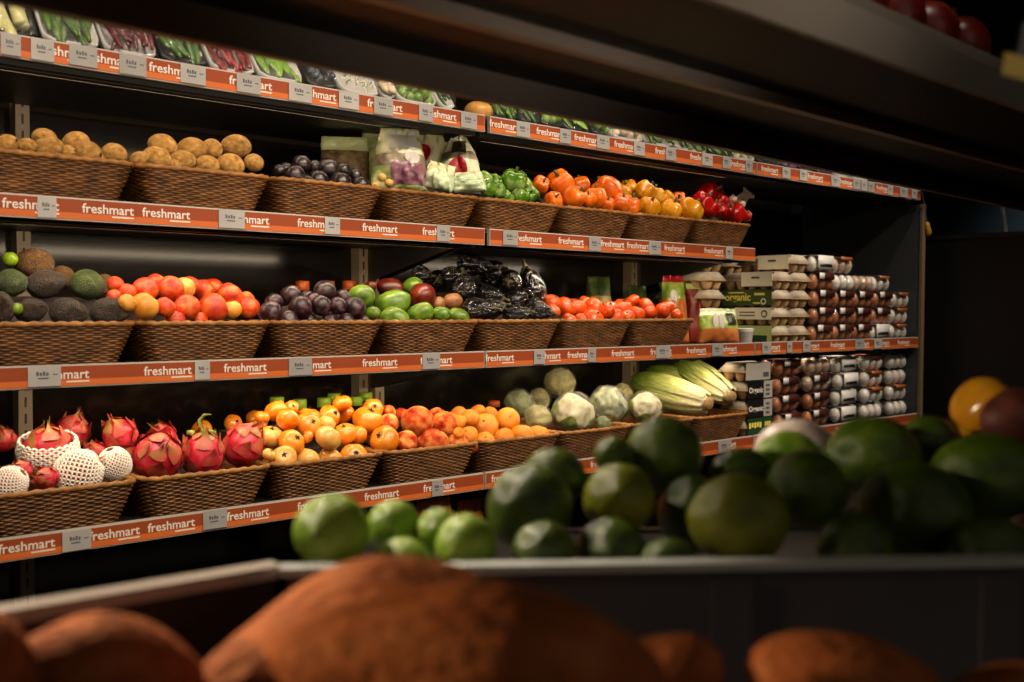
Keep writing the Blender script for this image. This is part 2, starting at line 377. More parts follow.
def calyx_geo(m, n=5, r=.5, z=.8, droop=.15, w=.13, stem=.25, sr=.06, lift=.03, mi=0, seed=0):
    rr = random.Random(seed)
    for i in range(n):
        a = 2*PI*i/n+rr.uniform(-.2, .2); c, s = math.cos(a), math.sin(a); L = r*rr.uniform(.8, 1.2); cu = rr.uniform(-.3, 1)
        pts = []
        for k, (q, ww) in enumerate(((0, .6), (.35, 1), (.7, .7), (1, .05))):
            zz = z+lift-droop*q*q*1.2+cu*.12*q**3
            for sd in (-1, 1): pts.append((c*L*q-s*ww*w*sd, s*L*q+c*ww*w*sd, zz+.01*sd*0))
        b = [tuple(p) for p in pts]; t2 = [(x, y, zq+.025) for x, y, zq in pts]
        fs = []
        for k in range(3): fs += [(2*k, 2*k+1, 2*k+3, 2*k+2), (8+2*k+1, 8+2*k, 8+2*k+2, 8+2*k+3), (2*k, 2*k+2, 8+2*k+2, 8+2*k), (2*k+3, 2*k+1, 8+2*k+1, 8+2*k+3)]
        m.add(b+t2, fs, mi)
    if stem: m.tube([(0, 0, z-.1), (.01, 0, z+stem*.6), (.05, .02, z+stem)], [sr*1.2, sr, sr*1.15], 7, mi)
    return m

def fm(n, c, **k): k.setdefault('spec', .6); return mat(n, c, deep=1.32, **k)
MT = {
 'kiwi': fm('kiwi_skin', ['#9c7640', '#cca262', '#e6c286'], scale=3, rough=.75, bump=(30, .5, .03), rand=.15, spec=.25),
 'kiwi_tip': fm('kiwi_tip', ['#2a1a0c', '#3c2812'], rough=.8),
 'passion': fm('passion_skin', ['#150c0e', '#2a181c', '#6a5456'], scale=2, rough=.35, rand=.25),
 'gpepper': fm('green_pepper_skin', ['#3f6a14', '#6f9a2c', '#b9c98a'], scale=1.4, rough=.22, rand=.15),
 'opepper': fm('orange_pepper_skin', ['#d86a14', '#ee8424', '#f49c48'], scale=1.2, rough=.22, rand=.15),
 'ypepper': fm('yellow_pepper_skin', ['#cf8a12', '#e6a82a', '#f0c45a'], scale=1.2, rough=.22, rand=.12),
 'rpepper': fm('red_pepper_skin', ['#8e0f0c', '#b81a14', '#cc3322'], scale=1.2, rough=.2, rand=.15),
 'stem': fm('green_stem', ['#3d4a18', '#66742c'], scale=5, rough=.6),
 'stem_dark': fm('dark_calyx', ['#1c2410', '#3a4020'], scale=5, rough=.6),
 'avo_d': fm('avocado_dark', ['#2a1f17', '#4a382a', '#75604a'], scale=4, rough=.5, bump=(14, .6, .04), rand=.2, speck=('#6a5838', 9, .16)),
 'avo_b': fm('avocado_brown', ['#5c4424', '#86653a', '#a8875a'], scale=5, rough=.55, bump=(14, .6, .04), rand=.1, speck=('#a58a58', 10, .2)),
 'avo_g': fm('avocado_green', ['#37481a', '#566a2c', '#848c48'], scale=3, rough=.45, bump=(14, .6, .04), rand=.15, speck=('#7d8244', 9, .15)),
 'lime_small': fm('bright_lime_skin', ['#7c9a20', '#a2b83a'], scale=2, rough=.35),
 'apr': fm('apricot_skin', ['#c4300e', '#e05c22', '#f0963c'], scale=1.3, rough=.5, rand=.15, contrast=.18),
 'apr_y': fm('apricot_yellow', ['#d88a2c', '#ecb050', '#f2c878'], scale=1.3, rough=.5, rand=.08),
 'plum': fm('plum_skin', ['#241016', '#44202a', '#8a6a70'], scale=1.8, rough=.4, rand=.25),
 'man_g': fm('mango_green', ['#45661a', '#7a9a34', '#a8b85c'], scale=1.5, rough=.35, rand=.12),
 'man_r': fm('mango_red', ['#4a1410', '#7a2418', '#a85a2c'], scale=1.3, rough=.35, rand=.15),
 'man_p': fm('mango_pale', ['#a06c40', '#c89a6c'], scale=1.5, rough=.4, rand=.1),
 'egg': fm('eggplant_skin', ['#0a0508', '#160b12', '#2a1822'], scale=2, rough=.16, rand=.2, spec=.9, coat=.9, bump=(5, .5, .12)),
 'eggcal': fm('eggplant_calyx', ['#4a4a24', '#6a6238', '#7d7048'], scale=4, rough=.6),
 'tom': fm('tomato_skin', ['#d04a10', '#e86820', '#f4863a'], scale=1.2, rough=.22, rand=.12),
 'otom': fm('orange_tomato_skin', ['#e48418', '#f0a034', '#f4b45c'], scale=1.1, rough=.26, rand=.12),
 'otom_p': fm('pale_orange_tomato_skin', ['#e09a3c', '#eebc6c', '#f4d08c'], scale=1.1, rough=.3, rand=.06),
 'peach': fm('peach_skin', ['#8a2410', '#c8582a', '#e8a05a', '#f0b878'], scale=1.2, rough=.7, rand=.12, spec=.2, contrast=.2),
 'orange': fm('mandarin_peel', ['#ec901a', '#f4a428', '#f8b440'], scale=2, rough=.4, bump=(26, .35, .02), rand=.08),
 'dragon': fm('dragon_fruit_skin', ['#b01838', '#d83a50', '#ee7480'], scale=1.3, rough=.4, rand=.1),
 'bract': fm('dragon_fruit_bract', ['#b42640', '#cc4450', '#d47460', '#b0944e'], scale=1.6, rough=.5, rand=.1, grad=(2, .12)),
 'bract_g': fm('dragon_fruit_green_bract', ['#6a7a2c', '#9aa04c', '#c8b878'], scale=1.5, rough=.5),
 'foam': mat('foam_net', ['#e8dccc', '#f4ece0'], scale=8, rough=.7, rand=0),
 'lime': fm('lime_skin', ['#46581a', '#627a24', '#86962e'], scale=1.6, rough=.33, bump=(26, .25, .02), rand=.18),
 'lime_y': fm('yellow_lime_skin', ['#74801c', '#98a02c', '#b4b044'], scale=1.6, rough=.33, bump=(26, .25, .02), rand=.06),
 'lime_lit': fm('lit_lime_skin', ['#7ea82c', '#a4c244', '#c0d464'], scale=1.6, rough=.33, bump=(26, .25, .02), rand=.06),  # lit copy of the lime skin, aisle light put into the colour
 'spot': mat('sweet_potato_skin', ['#86461e', '#b0602e', '#c87a44'], scale=2.2, rough=.8, spec=.2, bump=(6, .3, .02), rand=.08, speck=('#5a2c14', 5, .12)),
}
KIND = {}
def kind(name, mats, meshes, child=None): KIND[name] = (mats, meshes, child)
def variants(name, fns, m, nu=22, nv=13): return [MB().blob(f, nu, nv).mesh(name, m) for f in fns]
def cm(name, m, builder): return (name, builder(MB()).mesh(name, m))

def base(name, fns, keys, child=None, nu=22, nv=13):
    """one set of meshes per material key: (name -> list of meshes)"""
    for k in keys: KIND[(name, k)] = (variants(name, fns, MT[k], nu, nv), child)
kiwi_p = lambda z: 1-.08*z*z
tipc = ('tip', (lambda m: m.blob(lambda t, p: (.17*sph(t, p).x, .17*sph(t, p).y, .985+.035*sph(t, p).z), 8, 5))(MB()).mesh('tip', MT['kiwi_tip']))
base('kiwi', [f_long(kiwi_p, .03, s) for s in (1, 2)], ['kiwi'], tipc)
base('passion_fruit', [f_round(0, 0, .95, .03, .3, .02, 0, .03, s) for s in (1, 2)], ['passion'])
pepf = [f_round(4, .09, 1.05, .42, .42, .22, 0, .08, s) for s in (1, 2, 3)]
pstem = ('stem', (lambda m: m.tube([(0, 0, .5), (.02, 0, .85), (.1, .05, 1.12)], [.2, .1, .13], 8))(MB()).mesh('stem', MT['stem']))
for k in ('gpepper', 'opepper', 'ypepper', 'rpepper'): base('bell_pepper', pepf, [k], pstem, 28, 16)
avop = lambda z: 1-.16*z-.12*z*z
base('avocado', [f_long(avop, .03, s) for s in (1, 2)], ['avo_d', 'avo_b', 'avo_g'])
base('lime', [f_round(0, 0, 1.0, 0, .3, 0, 0, .03, s, .1) for s in (1, 2, 3)], ['lime_small', 'lime', 'lime_y', 'lime_lit'], None, 32, 20)
base('apricot', [f_round(0, 0, .95, .16, .3, .03, .1, .04, s) for s in (1, 2)], ['apr', 'apr_y'])
base('plum', [f_round(0, 0, .98, .12, .25, .02, .07, .03, s) for s in (1, 2)], ['plum'])
manp = lambda z: 1-.14*z+.06*nz((z, 0, 0), 1)
base('mango', [f_long(manp, .04, s, .12) for s in (1, 2)], ['man_g', 'man_r', 'man_p'])
egp = lambda z: .98-.3*z-.08*z*z
egc = ('calyx', (lambda m: m.tube([(.0, 0, .94), (.03, 0, 1.12), (.1, .03, 1.3)], [.2, .12, .15], 8) and calyx_geo(m, 5, .55, .98, .32, .17, 0, 0, 0))(MB()).mesh('calyx', MT['eggcal']))
base('eggplant', [f_long(egp, .03, s, .1) for s in (1, 2)], ['egg'], egc, 26, 18)
tomf = [f_round(6, .025, .84, .16, .32, .05, 0, .04, s) for s in (1, 2, 3)]
tcal = ('calyx', calyx_geo(MB(), 5, .42, .70, .1, .06, .22, .05, .03, 0, 3).mesh('calyx', MT['stem_dark']))
base('tomato', tomf, ['tom', 'otom', 'otom_p'], tcal)
base('peach', [f_round(0, 0, .94, .18, .3, .06, .13, .04, s) for s in (1, 2)], ['peach'])
ocal = ('button', (lambda m: m.blob(lambda t, p: (.09*sph(t, p).x, .09*sph(t, p).y, .82+.03*sph(t, p).z), 8, 5))(MB()).mesh('button', MT['stem']))
base('mandarin', [f_round(8, .012, .84, .06, .3, .04, 0, .03, s) for s in (1, 2)], ['orange'], ocal)

def orient(axis, roll):
    z = axis.normalized(); x = z.orthogonal().normalized(); y = z.cross(x)
    return Matrix((x, y, z)).transposed().to_quaternion() @ Matrix.Rotation(roll, 3, 'Z').to_quaternion()
ROUND = {'passion_fruit', 'bell_pepper', 'lime', 'apricot', 'plum', 'tomato', 'peach', 'mandarin'}
ASPECT = {'kiwi': 1.28, 'avocado': 1.4, 'mango': 1.35, 'eggplant': 1.7}
ROWN = ['front row', 'middle row', 'back row', 'rearmost row']

def place(key, kindname, items, look, T, matdef, step, phrase, y0=None, ymax=.36, group=None, ang=None, top=True, vary=None, axes=None, kscale=1.07, lookmap=None, cat=None):
    """items: (cx, cy, w, h, row[, material]) in zoomed pixels of T=(x0,y0,scale). Each piece is put at its row's depth, then neighbours are pushed apart along the depth."""
    bk = BASKETS[key]; fl = []
    for it in items:
        cx, cy, w, h, row = it[:5]; mk = it[5] if len(it) > 5 else matdef
        cx = T[0]+cx/T[2]; cy = T[1]+cy/T[2]; w /= T[2]; h /= T[2]
        if kindname in ROUND:
            d = max(w, h)*.99; cy = cy-h/2+d*.47
            rp = d/2*kscale; lp = rp
        else:
            a = ASPECT[kindname]
            if w >= h: rp = max(h, w/a)/2; cy = cy-h/2+rp; lp = min(w/2, rp*a)
            else: rp = max(w, h/a)/2; lp = min(h/2, rp*a)
            lp = max(lp, rp*1.12); rp *= kscale; lp *= kscale
        Yf = (.02 if y0 is None else y0)
        d = ray(cx, cy); dz = d.dot(FW)
        t = (Yf-CAM.y)/d.y; r = rp*t/F
        t = (Yf+r+row*step-CAM.y)/d.y
        fl.append(dict(px=cx, py=cy, d=d, t=t, rp=rp, lp=lp, row=row, mk=mk, w=w, h=h))
    ylo = -.012 if y0 is None else y0-.02
    for itn in range(80):
        for i in range(len(fl)):
            for j in range(i):
                a, b = fl[i], fl[j]; Pa = CAM+a['d']*a['t']; Pb = CAM+b['d']*b['t']; ra = a['rp']*a['t']/F; rb = b['rp']*b['t']/F
                ov = .93*(ra+rb)-(Pa-Pb).length
                if ov > 0:
                    if a['t'] < b['t'] or (a['t'] == b['t'] and a['row'] < b['row']): a, b = b, a
                    k = min(.3*ov+.0005, .01); a['t'] += k; b['t'] -= k*.6
        for a in fl:
            r = a['rp']*a['t']/F
            tmin = (ylo+r-CAM.y)/a['d'].y; tmax = (ymax-r*.6-CAM.y)/a['d'].y
            a['t'] = min(max(a['t'], tmin), tmax)
    byrow = {}
    for f in fl: byrow.setdefault(f['row'], []).append(f)
    out = []
    for row, fs in byrow.items():
        fs.sort(key=lambda f: f['px'])
        for n, f in enumerate(fs):
            P = CAM+f['d']*f['t']; r = f['rp']*f['t']/F; l = f['lp']*f['t']/F
            meshes, child = KIND[(kindname, f['mk'])]
            o = obj(kindname, rnd.choice(meshes)); o.location = P; f['P'] = P; f['r'] = r
            if kindname in ROUND:
                ax = Vector((rnd.gauss(0, .5), rnd.gauss(-.35, .5), rnd.uniform(.3, 1)))
                o.scale = (r, r, r)
            else:
                if f['w'] >= f['h']*1.1: ax = RT+UP*rnd.uniform(-.35, .35)+FW*rnd.uniform(-.3, .3)
                elif f['h'] > f['w']*1.1: ax = UP+RT*rnd.uniform(-.3, .3)+FW*rnd.uniform(-.2, .4)
                else: ax = -FW+RT*rnd.uniform(-.4, .4)+UP*rnd.uniform(-.3, .3)
                if rnd.random() < .5 and kindname != 'eggplant': ax = -ax
                o.scale = (r, r, l)
            if axes and (round(f['px']), ) in axes: ax = axes[(round(f['px']),)]
            o.rotation_mode = 'QUATERNION'; o.rotation_quaternion = orient(ax, rnd.uniform(0, 6.28))
            if child: obj(child[0], child[1], o)
            lk = (lookmap or {}).get(f['mk'], look)
            if len(fs) == 1: pos = f'alone in the {ROWN[row]}'
            elif n == 0: pos = f'leftmost in the {ROWN[row]}'
            elif n == len(fs)-1: pos = f'rightmost in the {ROWN[row]}'
            else: pos = f'{ORD[n]} from left in the {ROWN[row]}'
            tag(o, f'{lk}, {pos} of the {phrase}', cat or kindname.replace('_', ' '), group or f'{kindname.replace("_", " ")}s in the {phrase}')
            out.append(f)
    bk.setdefault('k', 0) if False else None
    PL.setdefault(key, []).extend(out)
    return out
PL = {}

kz = (0, 120, 3.938)
place('k1', 'kiwi', [(25, 90, 95, 60, 0), (105, 102, 75, 60, 0), (175, 65, 95, 60, 1), (190, 103, 110, 70, 0), (262, 125, 70, 50, 0), (298, 85, 105, 72, 1), (340, 117, 112, 66, 0), (450, 127, 98, 66, 0), (385, 150, 70, 40, 0)], 'fuzzy brown kiwi', kz, 'kiwi', .055, 'leftmost kiwi basket')
place('k2', 'kiwi', [(548, 150, 75, 50, 0), (640, 92, 115, 68, 1), (618, 138, 105, 62, 0), (755, 110, 112, 78, 1), (720, 150, 98, 58, 0), (835, 115, 80, 78, 1), (815, 165, 95, 48, 0), (930, 103, 112, 85, 1), (908, 166, 108, 62, 0), (1000, 168, 75, 65, 0), (680, 175, 70, 40, 0)], 'fuzzy brown kiwi', kz, 'kiwi', .055, 'second kiwi basket')
pz = (250, 120, 4.096)
place('pl', 'passion_fruit', [(120, 210, 55, 50, 1), (145, 202, 70, 50, 1), (210, 180, 75, 65, 1), (182, 214, 85, 52, 0), (263, 192, 50, 52, 1), (318, 202, 92, 84, 1), (280, 232, 90, 44, 0), (380, 207, 66, 60, 1), (370, 242, 90, 48, 0), (430, 226, 66, 55, 1), (452, 254, 78, 40, 0), (230, 250, 70, 40, 0)], 'dark purple passion fruit', pz, 'passion', .05, 'passion fruit basket')
gz = (480, 165, 6.4)
place('gp', 'bell_pepper', [(215, 112, 150, 155, 1), (50, 150, 95, 90, 0), (325, 182, 95, 80, 0), (118, 165, 95, 85, 0), (20, 95, 110, 90, 1), (95, 105, 85, 80, 1), (255, 195, 95, 70, 0), (170, 200, 90, 60, 0), (290, 130, 90, 80, 1)], 'glossy green bell pepper', gz, 'gpepper', .06, 'green pepper basket', kscale=1.15)
place('op', 'bell_pepper', [(388, 130, 95, 95, 1), (515, 118, 150, 140, 1), (645, 130, 105, 95, 2), (600, 190, 125, 85, 0), (470, 212, 100, 60, 0), (810, 135, 160, 95, 1), (860, 180, 100, 90, 1), (740, 200, 120, 100, 0), (690, 215, 90, 70, 0), (900, 230, 110, 70, 0), (960, 245, 100, 70, 0), (810, 240, 90, 55, 0)], 'glossy orange bell pepper', gz, 'opepper', .06, 'orange pepper basket', kscale=1.2)
yz = (620, 170, 6.4)
place('yp', 'bell_pepper', [(50, 122, 95, 100, 2), (30, 150, 70, 75, 1), (165, 132, 120, 100, 1), (225, 165, 112, 100, 1), (60, 212, 130, 80, 0, 'opepper'), (185, 226, 120, 85, 0), (300, 178, 85, 76, 1), (372, 185, 90, 75, 2, 'opepper'), (320, 242, 130, 85, 0), (450, 247, 140, 105, 0)], 'glossy yellow bell pepper', yz, 'ypepper', .06, 'yellow pepper basket', lookmap={'opepper': 'orange bell pepper'}, kscale=1.18)
place('rp', 'bell_pepper', [(580, 147, 160, 105, 2), (520, 192, 92, 95, 1), (572, 245, 112, 112, 0), (662, 207, 84, 78, 1), (640, 262, 75, 85, 0), (725, 268, 130, 95, 0), (812, 300, 56, 56, 0)], 'glossy red bell pepper', yz, 'rpepper', .06, 'red pepper basket', axes={(711,): Vector((.1, -.75, .65))}, kscale=1.15)
az = (0, 230, 3.938)
place('av', 'avocado', [(130, 117, 155, 84, 2, 'avo_b'), (50, 207, 105, 104, 1, 'avo_g'), (182, 212, 140, 108, 1), (246, 190, 90, 90, 2, 'avo_b'), (338, 214, 130, 112, 1, 'avo_g'), (408, 220, 70, 90, 2, 'avo_b'), (10, 305, 85, 120, 0), (125, 317, 130, 92, 0), (272, 317, 150, 92, 0), (435, 317, 150, 98, 0)], 'dark avocado', az, 'avo_d', .085, 'avocado basket', lookmap={'avo_b': 'brown rough avocado', 'avo_g': 'greenish avocado'})
place('av', 'lime', [(40, 112, 54, 44, 2, 'lime_small'), (66, 312, 30, 44, 0, 'lime_small')], 'small bright green lime', az, 'lime_small', .085, 'avocado basket')
place('ap', 'apricot', [(455, 217, 62, 60, 2), (450, 265, 55, 55, 1), (502, 242, 64, 55, 1), (500, 287, 66, 64, 0, 'apr_y'), (572, 232, 96, 80, 1), (570, 301, 102, 96, 0, 'apr_y'), (612, 203, 72, 54, 2), (650, 307, 76, 76, 0), (672, 235, 96, 96, 1), (725, 232, 70, 80, 1, 'apr_y'), (690, 342, 74, 40, 0), (750, 215, 70, 60, 2), (735, 302, 96, 86, 0), (785, 345, 60, 36, 0), (800, 232, 82, 66, 2), (838, 225, 78, 60, 2), (840, 302, 110, 92, 0), (905, 252, 92, 78, 1), (914, 316, 68, 70, 0, 'apr_y'), (978, 308, 74, 84, 0), (965, 275, 70, 60, 1)], 'red apricot', az, 'apr', .055, 'apricot basket', lookmap={'apr_y': 'yellow apricot'}, kscale=1.1)
uz = (240, 240, 3.938)
place('pu', 'plum', [(135, 242, 68, 58, 1), (122, 277, 86, 64, 0), (190, 297, 74, 34, 0), (200, 215, 78, 68, 1), (237, 262, 90, 78, 0), (265, 225, 54, 50, 2), (335, 202, 86, 78, 1), (320, 257, 80, 72, 0), (385, 262, 68, 68, 0), (450, 264, 86, 72, 0), (270, 303, 64, 24, 0), (355, 304, 64, 26, 0), (418, 302, 64, 26, 0), (490, 303, 60, 24, 0), (290, 235, 60, 50, 1), (405, 225, 64, 55, 1)], 'dusky purple plum', uz, 'plum', .05, 'plum basket')
place('ma', 'mango', [(480, 222, 100, 88, 1), (592, 190, 104, 78, 2, 'man_r'), (680, 178, 84, 54, 2), (520, 287, 66, 46, 0), (605, 242, 136, 88, 1), (610, 297, 112, 60, 0), (720, 222, 106, 98, 1, 'man_r'), (710, 287, 102, 74, 0), (790, 292, 74, 58, 0), (860, 297, 84, 54, 0), (835, 242, 78, 60, 1, 'man_p'), (780, 252, 54, 54, 1, 'man_p'), (515, 182, 46, 40, 2, 'man_r')], 'smooth green mango', uz, 'man_g', .075, 'mango basket', lookmap={'man_r': 'dark red mango', 'man_p': 'pale mango'})
ez = (400, 240, 6.024)
place('eg', 'eggplant', [(130, 205, 110, 100, 3), (235, 240, 110, 110, 3), (450, 150, 190, 120, 2), (320, 205, 130, 90, 2), (385, 280, 130, 150, 1), (590, 215, 200, 150, 2), (660, 250, 130, 130, 1), (790, 280, 150, 230, 1), (540, 330, 170, 110, 1), (700, 355, 130, 100, 1), (480, 410, 190, 110, 0), (560, 415, 150, 110, 0), (700, 440, 150, 80, 0), (840, 425, 150, 110, 0)], 'glossy black eggplant', ez, 'egg', .075, 'eggplant basket', ymax=.42, kscale=1.15)
tz = (540, 270, 4.452)
place('t1', 'tomato', [(55, 140, 75, 60, 1), (60, 180, 60, 55, 0), (115, 168, 80, 88, 1), (160, 170, 85, 90, 1), (240, 162, 96, 66, 1), (235, 202, 100, 56, 0), (130, 210, 60, 34, 0), (200, 140, 60, 40, 2), (305, 185, 60, 55, 0), (330, 200, 80, 52, 0), (180, 212, 60, 30, 0)], 'glossy red tomato', tz, 'tom', .055, 'nearer tomato basket', kscale=1.13)
place('t2', 'tomato', [(310, 165, 70, 50, 1), (365, 170, 86, 80, 1), (412, 138, 66, 55, 2), (430, 190, 72, 58, 0), (475, 158, 72, 60, 1), (488, 188, 62, 52, 0), (545, 182, 66, 60, 0), (565, 170, 56, 62, 1), (610, 195, 56, 36, 0), (390, 200, 60, 40, 0)], 'glossy red tomato', tz, 'tom', .055, 'farther tomato basket', kscale=1.13)
oz_ = (260, 380, 6.82)
OT = [(110, 207, 145, 125, 2), (215, 187, 92, 84, 2), (15, 257, 72, 92, 2), (190, 277, 140, 142, 1), (330, 232, 150, 92, 2), (330, 297, 165, 132, 1), (475, 237, 140, 112, 2), (455, 292, 112, 92, 1, 'otom_p'), (572, 237, 130, 132, 2), (560, 147, 120, 92, 2), (735, 267, 190, 168, 1), (770, 182, 132, 92, 2), (75, 387, 160, 142, 1, 'otom_p'), (215, 412, 167, 128, 0), (320, 392, 84, 84, 1), (465, 387, 167, 142, 0, 'otom_p'), (580, 372, 130, 150, 1), (665, 382, 94, 124, 1), (730, 392, 66, 92, 2), (165, 517, 157, 115, 0, 'otom_p'), (60, 512, 66, 84, 0, 'otom_p'), (325, 517, 162, 95, 0, 'otom_p'), (480, 507, 152, 84, 0, 'otom_p'), (640, 487, 182, 84, 0), (850, 407, 187, 168, 0)]
place('ot', 'tomato', OT, 'orange tomato', oz_, 'otom', .06, 'orange tomato basket', lookmap={'otom_p': 'pale orange tomato'}, ymax=.38, kscale=1.12)
dz_ = (130, 400, 6.82)
place('d2', 'tomato', [(490, 187, 132, 95, 2, 'otom'), (705, 152, 122, 95, 2, 'otom'), (865, 122, 142, 104, 2, 'otom'), (880, 165, 110, 70, 1, 'otom')], 'shadowed orange tomato', dz_, 'otom', .05, 'dragon fruit basket', y0=.24, ymax=.42)
ez2 = (370, 390, 5.12)
place('pe', 'peach', [(95, 112, 72, 64, 2), (160, 142, 74, 92, 2), (242, 162, 157, 142, 1), (345, 122, 92, 54, 2), (380, 177, 117, 128, 1), (98, 167, 94, 80, 1), (185, 262, 112, 94, 0), (330, 252, 142, 94, 0), (450, 257, 102, 74, 0), (265, 270, 60, 60, 1), (520, 275, 70, 40, 0)], 'fuzzy red and yellow peach', ez2, 'peach', .065, 'peach basket', kscale=1.1)
place('or', 'mandarin', [(450, 117, 96, 60, 2), (515, 147, 84, 92, 1), (552, 97, 74, 44, 2), (615, 117, 84, 54, 2), (455, 167, 68, 76, 1), (588, 177, 132, 102, 1), (705, 152, 117, 108, 1), (505, 222, 94, 64, 0), (590, 242, 94, 46, 0), (685, 227, 108, 54, 0), (780, 207, 112, 64, 0), (865, 207, 104, 54, 0), (455, 217, 56, 46, 0)], 'bright orange mandarin', ez2, 'orange', .06, 'mandarin basket', kscale=1.1)
# ------------------------------------------------------------------ bags, bottles, heads of vegetables
def face_to(loc, ang=0, tilt=0, roll=0):
    return Matrix.Translation(loc) @ Matrix.Rotation(ang, 4, 'Z') @ Matrix.Rotation(tilt, 4, 'X') @ Matrix.Rotation(roll, 4, 'Y')
class Bag:
    """soft pillow bag, local: x width, z height from 0, front at -y; header = flat sealed top"""
    def __init__(s, w, h, t, seed=0, head=.2, top=.7, crin=.006, peak=0):
        s.w, s.h, s.t, s.seed, s.head, s.top, s.crin, s.peak = w, h, t, seed, head, top, crin, peak
    def p(s, u, v, side=-1):
        hw = s.w/2*(1-(1-s.top)*v**1.4); body = min(1, v/(1-s.head)) if v < 1-s.head else 1
        th = s.t/2*(max(0, 1-u*u)**.55)*(math.sin(PI*min(1, (v+.06)/(1.06-s.head)))**.6 if v < 1-s.head else .0)
        n = nz((u*2.2, v*3.5, side*2), 1.3, s.seed)+.5*nz((u*5, v*8, side), 1.3, s.seed+4)
        return Vector((u*hw+s.crin*n*.6, side*(th+.0015)+s.crin*n, v*s.h*(1-s.peak*abs(u)**1.2*(v**3))+s.crin*n*.5))
    def body(s, name, mats, cuts=(), parent=None, nu=18, nv=20):
        m = MB(); idx = {}
        for side in (-1, 1):
            for j in range(nv+1):
                for i in range(nu+1):
                    idx[(side, i, j)] = len(m.v); m.v.append(s.p(2*i/nu-1, j/nv, side))
        for j in range(nv):
            mi = sum(1 for c in cuts if (j+.5)/nv > c)
            for i in range(nu):
                for side in (-1, 1):
                    q = [idx[(side, i, j)], idx[(side, i+1, j)], idx[(side, i+1, j+1)], idx[(side, i, j+1)]]
                    m.f.append(q if side < 0 else q[::-1]); m.mi.append(mi)
            for i, o in ((0, 1), (nu, -1)):
                q = [idx[(1, i, j)], idx[(-1, i, j)], idx[(-1, i, j+1)], idx[(1, i, j+1)]]; m.f.append(q if o > 0 else q[::-1]); m.mi.append(mi)
        for j, o in ((0, -1), (nv, 1)):
            for i in range(nu):
                q = [idx[(-1, i, j)], idx[(-1, i+1, j)], idx[(1, i+1, j)], idx[(1, i, j)]]; m.f.append(q if o > 0 else q[::-1]); m.mi.append(0 if j == 0 else len(cuts))
        return build(name, m, mats, parent, True)
    def patch(s, name, u0, u1, v0, v1, m_, parent, disc=False, off=.0034):
        m = MB(); n = 12
        if disc:
            m.v.append(s.p((u0+u1)/2, (v0+v1)/2)+Vector((0, -off, 0)))
            for r in (.34, .67, 1):
                for k in range(n*2):
                    a = PI*k/n; m.v.append(s.p((u0+u1)/2+r*(u1-u0)/2*math.cos(a), (v0+v1)/2+r*(v1-v0)/2*math.sin(a))+Vector((0, -off, 0)))
            for k in range(n*2):
                q = (k+1) % (n*2); m.f += [[0, 1+k, 1+q], [1+k, 1+2*n+k, 1+2*n+q, 1+q], [1+2*n+k, 1+4*n+k, 1+4*n+q, 1+2*n+q]]; m.mi += [0]*3
        else:
            for j in range(17):
                for i in range(17): m.v.append(s.p(u0+(u1-u0)*i/16, v0+(v1-v0)*j/16)+Vector((0, -off, 0)))
            for j in range(16):
                for i in range(16): a = j*17+i; m.f.append([a, a+1, a+18, a+17]); m.mi.append(0)
        return build(name, m, m_, parent, True)
def put(o, px, py, Y, ang=0, tilt=0, roll=0):
    o.matrix_world = face_to(at_Y(px, py, Y), ang, tilt, roll); return o
VIEW = -.55                                                              # bags turn their faces a little towards the aisle end
K = dict(rough=.35, rand=0, spec=.45, coat=.25)
salad = mat('salad_pale', ['#7a8450', '#c2c494', '#e4dfc0', '#98a468'], scale=26, detail=5, bump=(40, .6, .01), **K)
salad_g = mat('salad_green', ['#5c6e34', '#a0ac68', '#d0d0a0'], scale=30, detail=5, bump=(40, .6, .01), **K)
cream = mat('bag_cream', ['#d6cf9c', '#eae4c0'], scale=14, bump=(40, .5, .01), **K)
greybr = mat('bag_grey_brown', ['#5a4c3a', '#8a7a64', '#a89a80'], scale=30, detail=4, bump=(40, .5, .01), **K)
purp = mat('bag_purple', ['#4a2434', '#8a5a6a', '#b89a98'], scale=34, detail=4, bump=(40, .5, .01), **K)
redst = mat('red_sticker', ['#8c0c12', '#a01418'], rough=.35, rand=0)
whst = mat('white_sticker', ['#c4c0b6', '#d0ccc2'], rough=.5, rand=0)
hdr = mat('header_green', ['#aab47a', '#c4ca96'], scale=10, **K)
blk = mat('dark_window', ['#1c1a14', '#3a3626'], scale=20, rough=.3, rand=0)
aqua = mat('bag_aqua', ['#9cb896', '#c4d2aa', '#e0e2c0'], scale=16, bump=(40, .5, .01), **K)
def rand_tilt(): return rnd.uniform(-.2, -.05)
G = 'bagged salads in the basket'
def bagthing(nm, label, cat, px, py, Y, B, mats, cuts, ang=VIEW, tilt=-.12, roll=0, group=None, ground=None):
    if ground is not None: P0 = at_Y(px, py, Y); dz = P0.z-(ZT[ground]-.0085); B.h += dz; B.head = B.head*(B.h-dz)/B.h; cuts = tuple((c*(B.h-dz)+dz)/B.h for c in cuts); py = proj(Vector((P0.x, Y, ZT[ground]-.0085)))[1]
    o = B.body(nm, mats, cuts); tag(o, label, cat, group); put(o, px, py, Y, ang, tilt, roll); return o
S_ = 'salad bag'
B = Bag(.15, .165, .075, 1, .12, .66, crin=.0095); o = bagthing('salad_bag', 'salad bag with large white label and purple lower part', S_, 400, 190, .10, B, [salad_g, greybr, salad], (.36, .56), group=G); B.patch('purple_label', -.35, .95, .06, .40, purp, o)
B.patch('label', -.55, .75, .62, .95, whst, o); B.patch('round_sticker', .15, .75, .38, .58, whst, o, True)
B = Bag(.12, .175, .06, 2, .12, .66, crin=.0095); o = bagthing('salad_bag', 'tall pale salad bag with red round sticker behind the white label bag', S_, 428, 188, .17, B, [salad, cream], (.55,), roll=.1, group=G)
B.patch('round_sticker', -.95, -.1, .36, .66, redst, o, True)
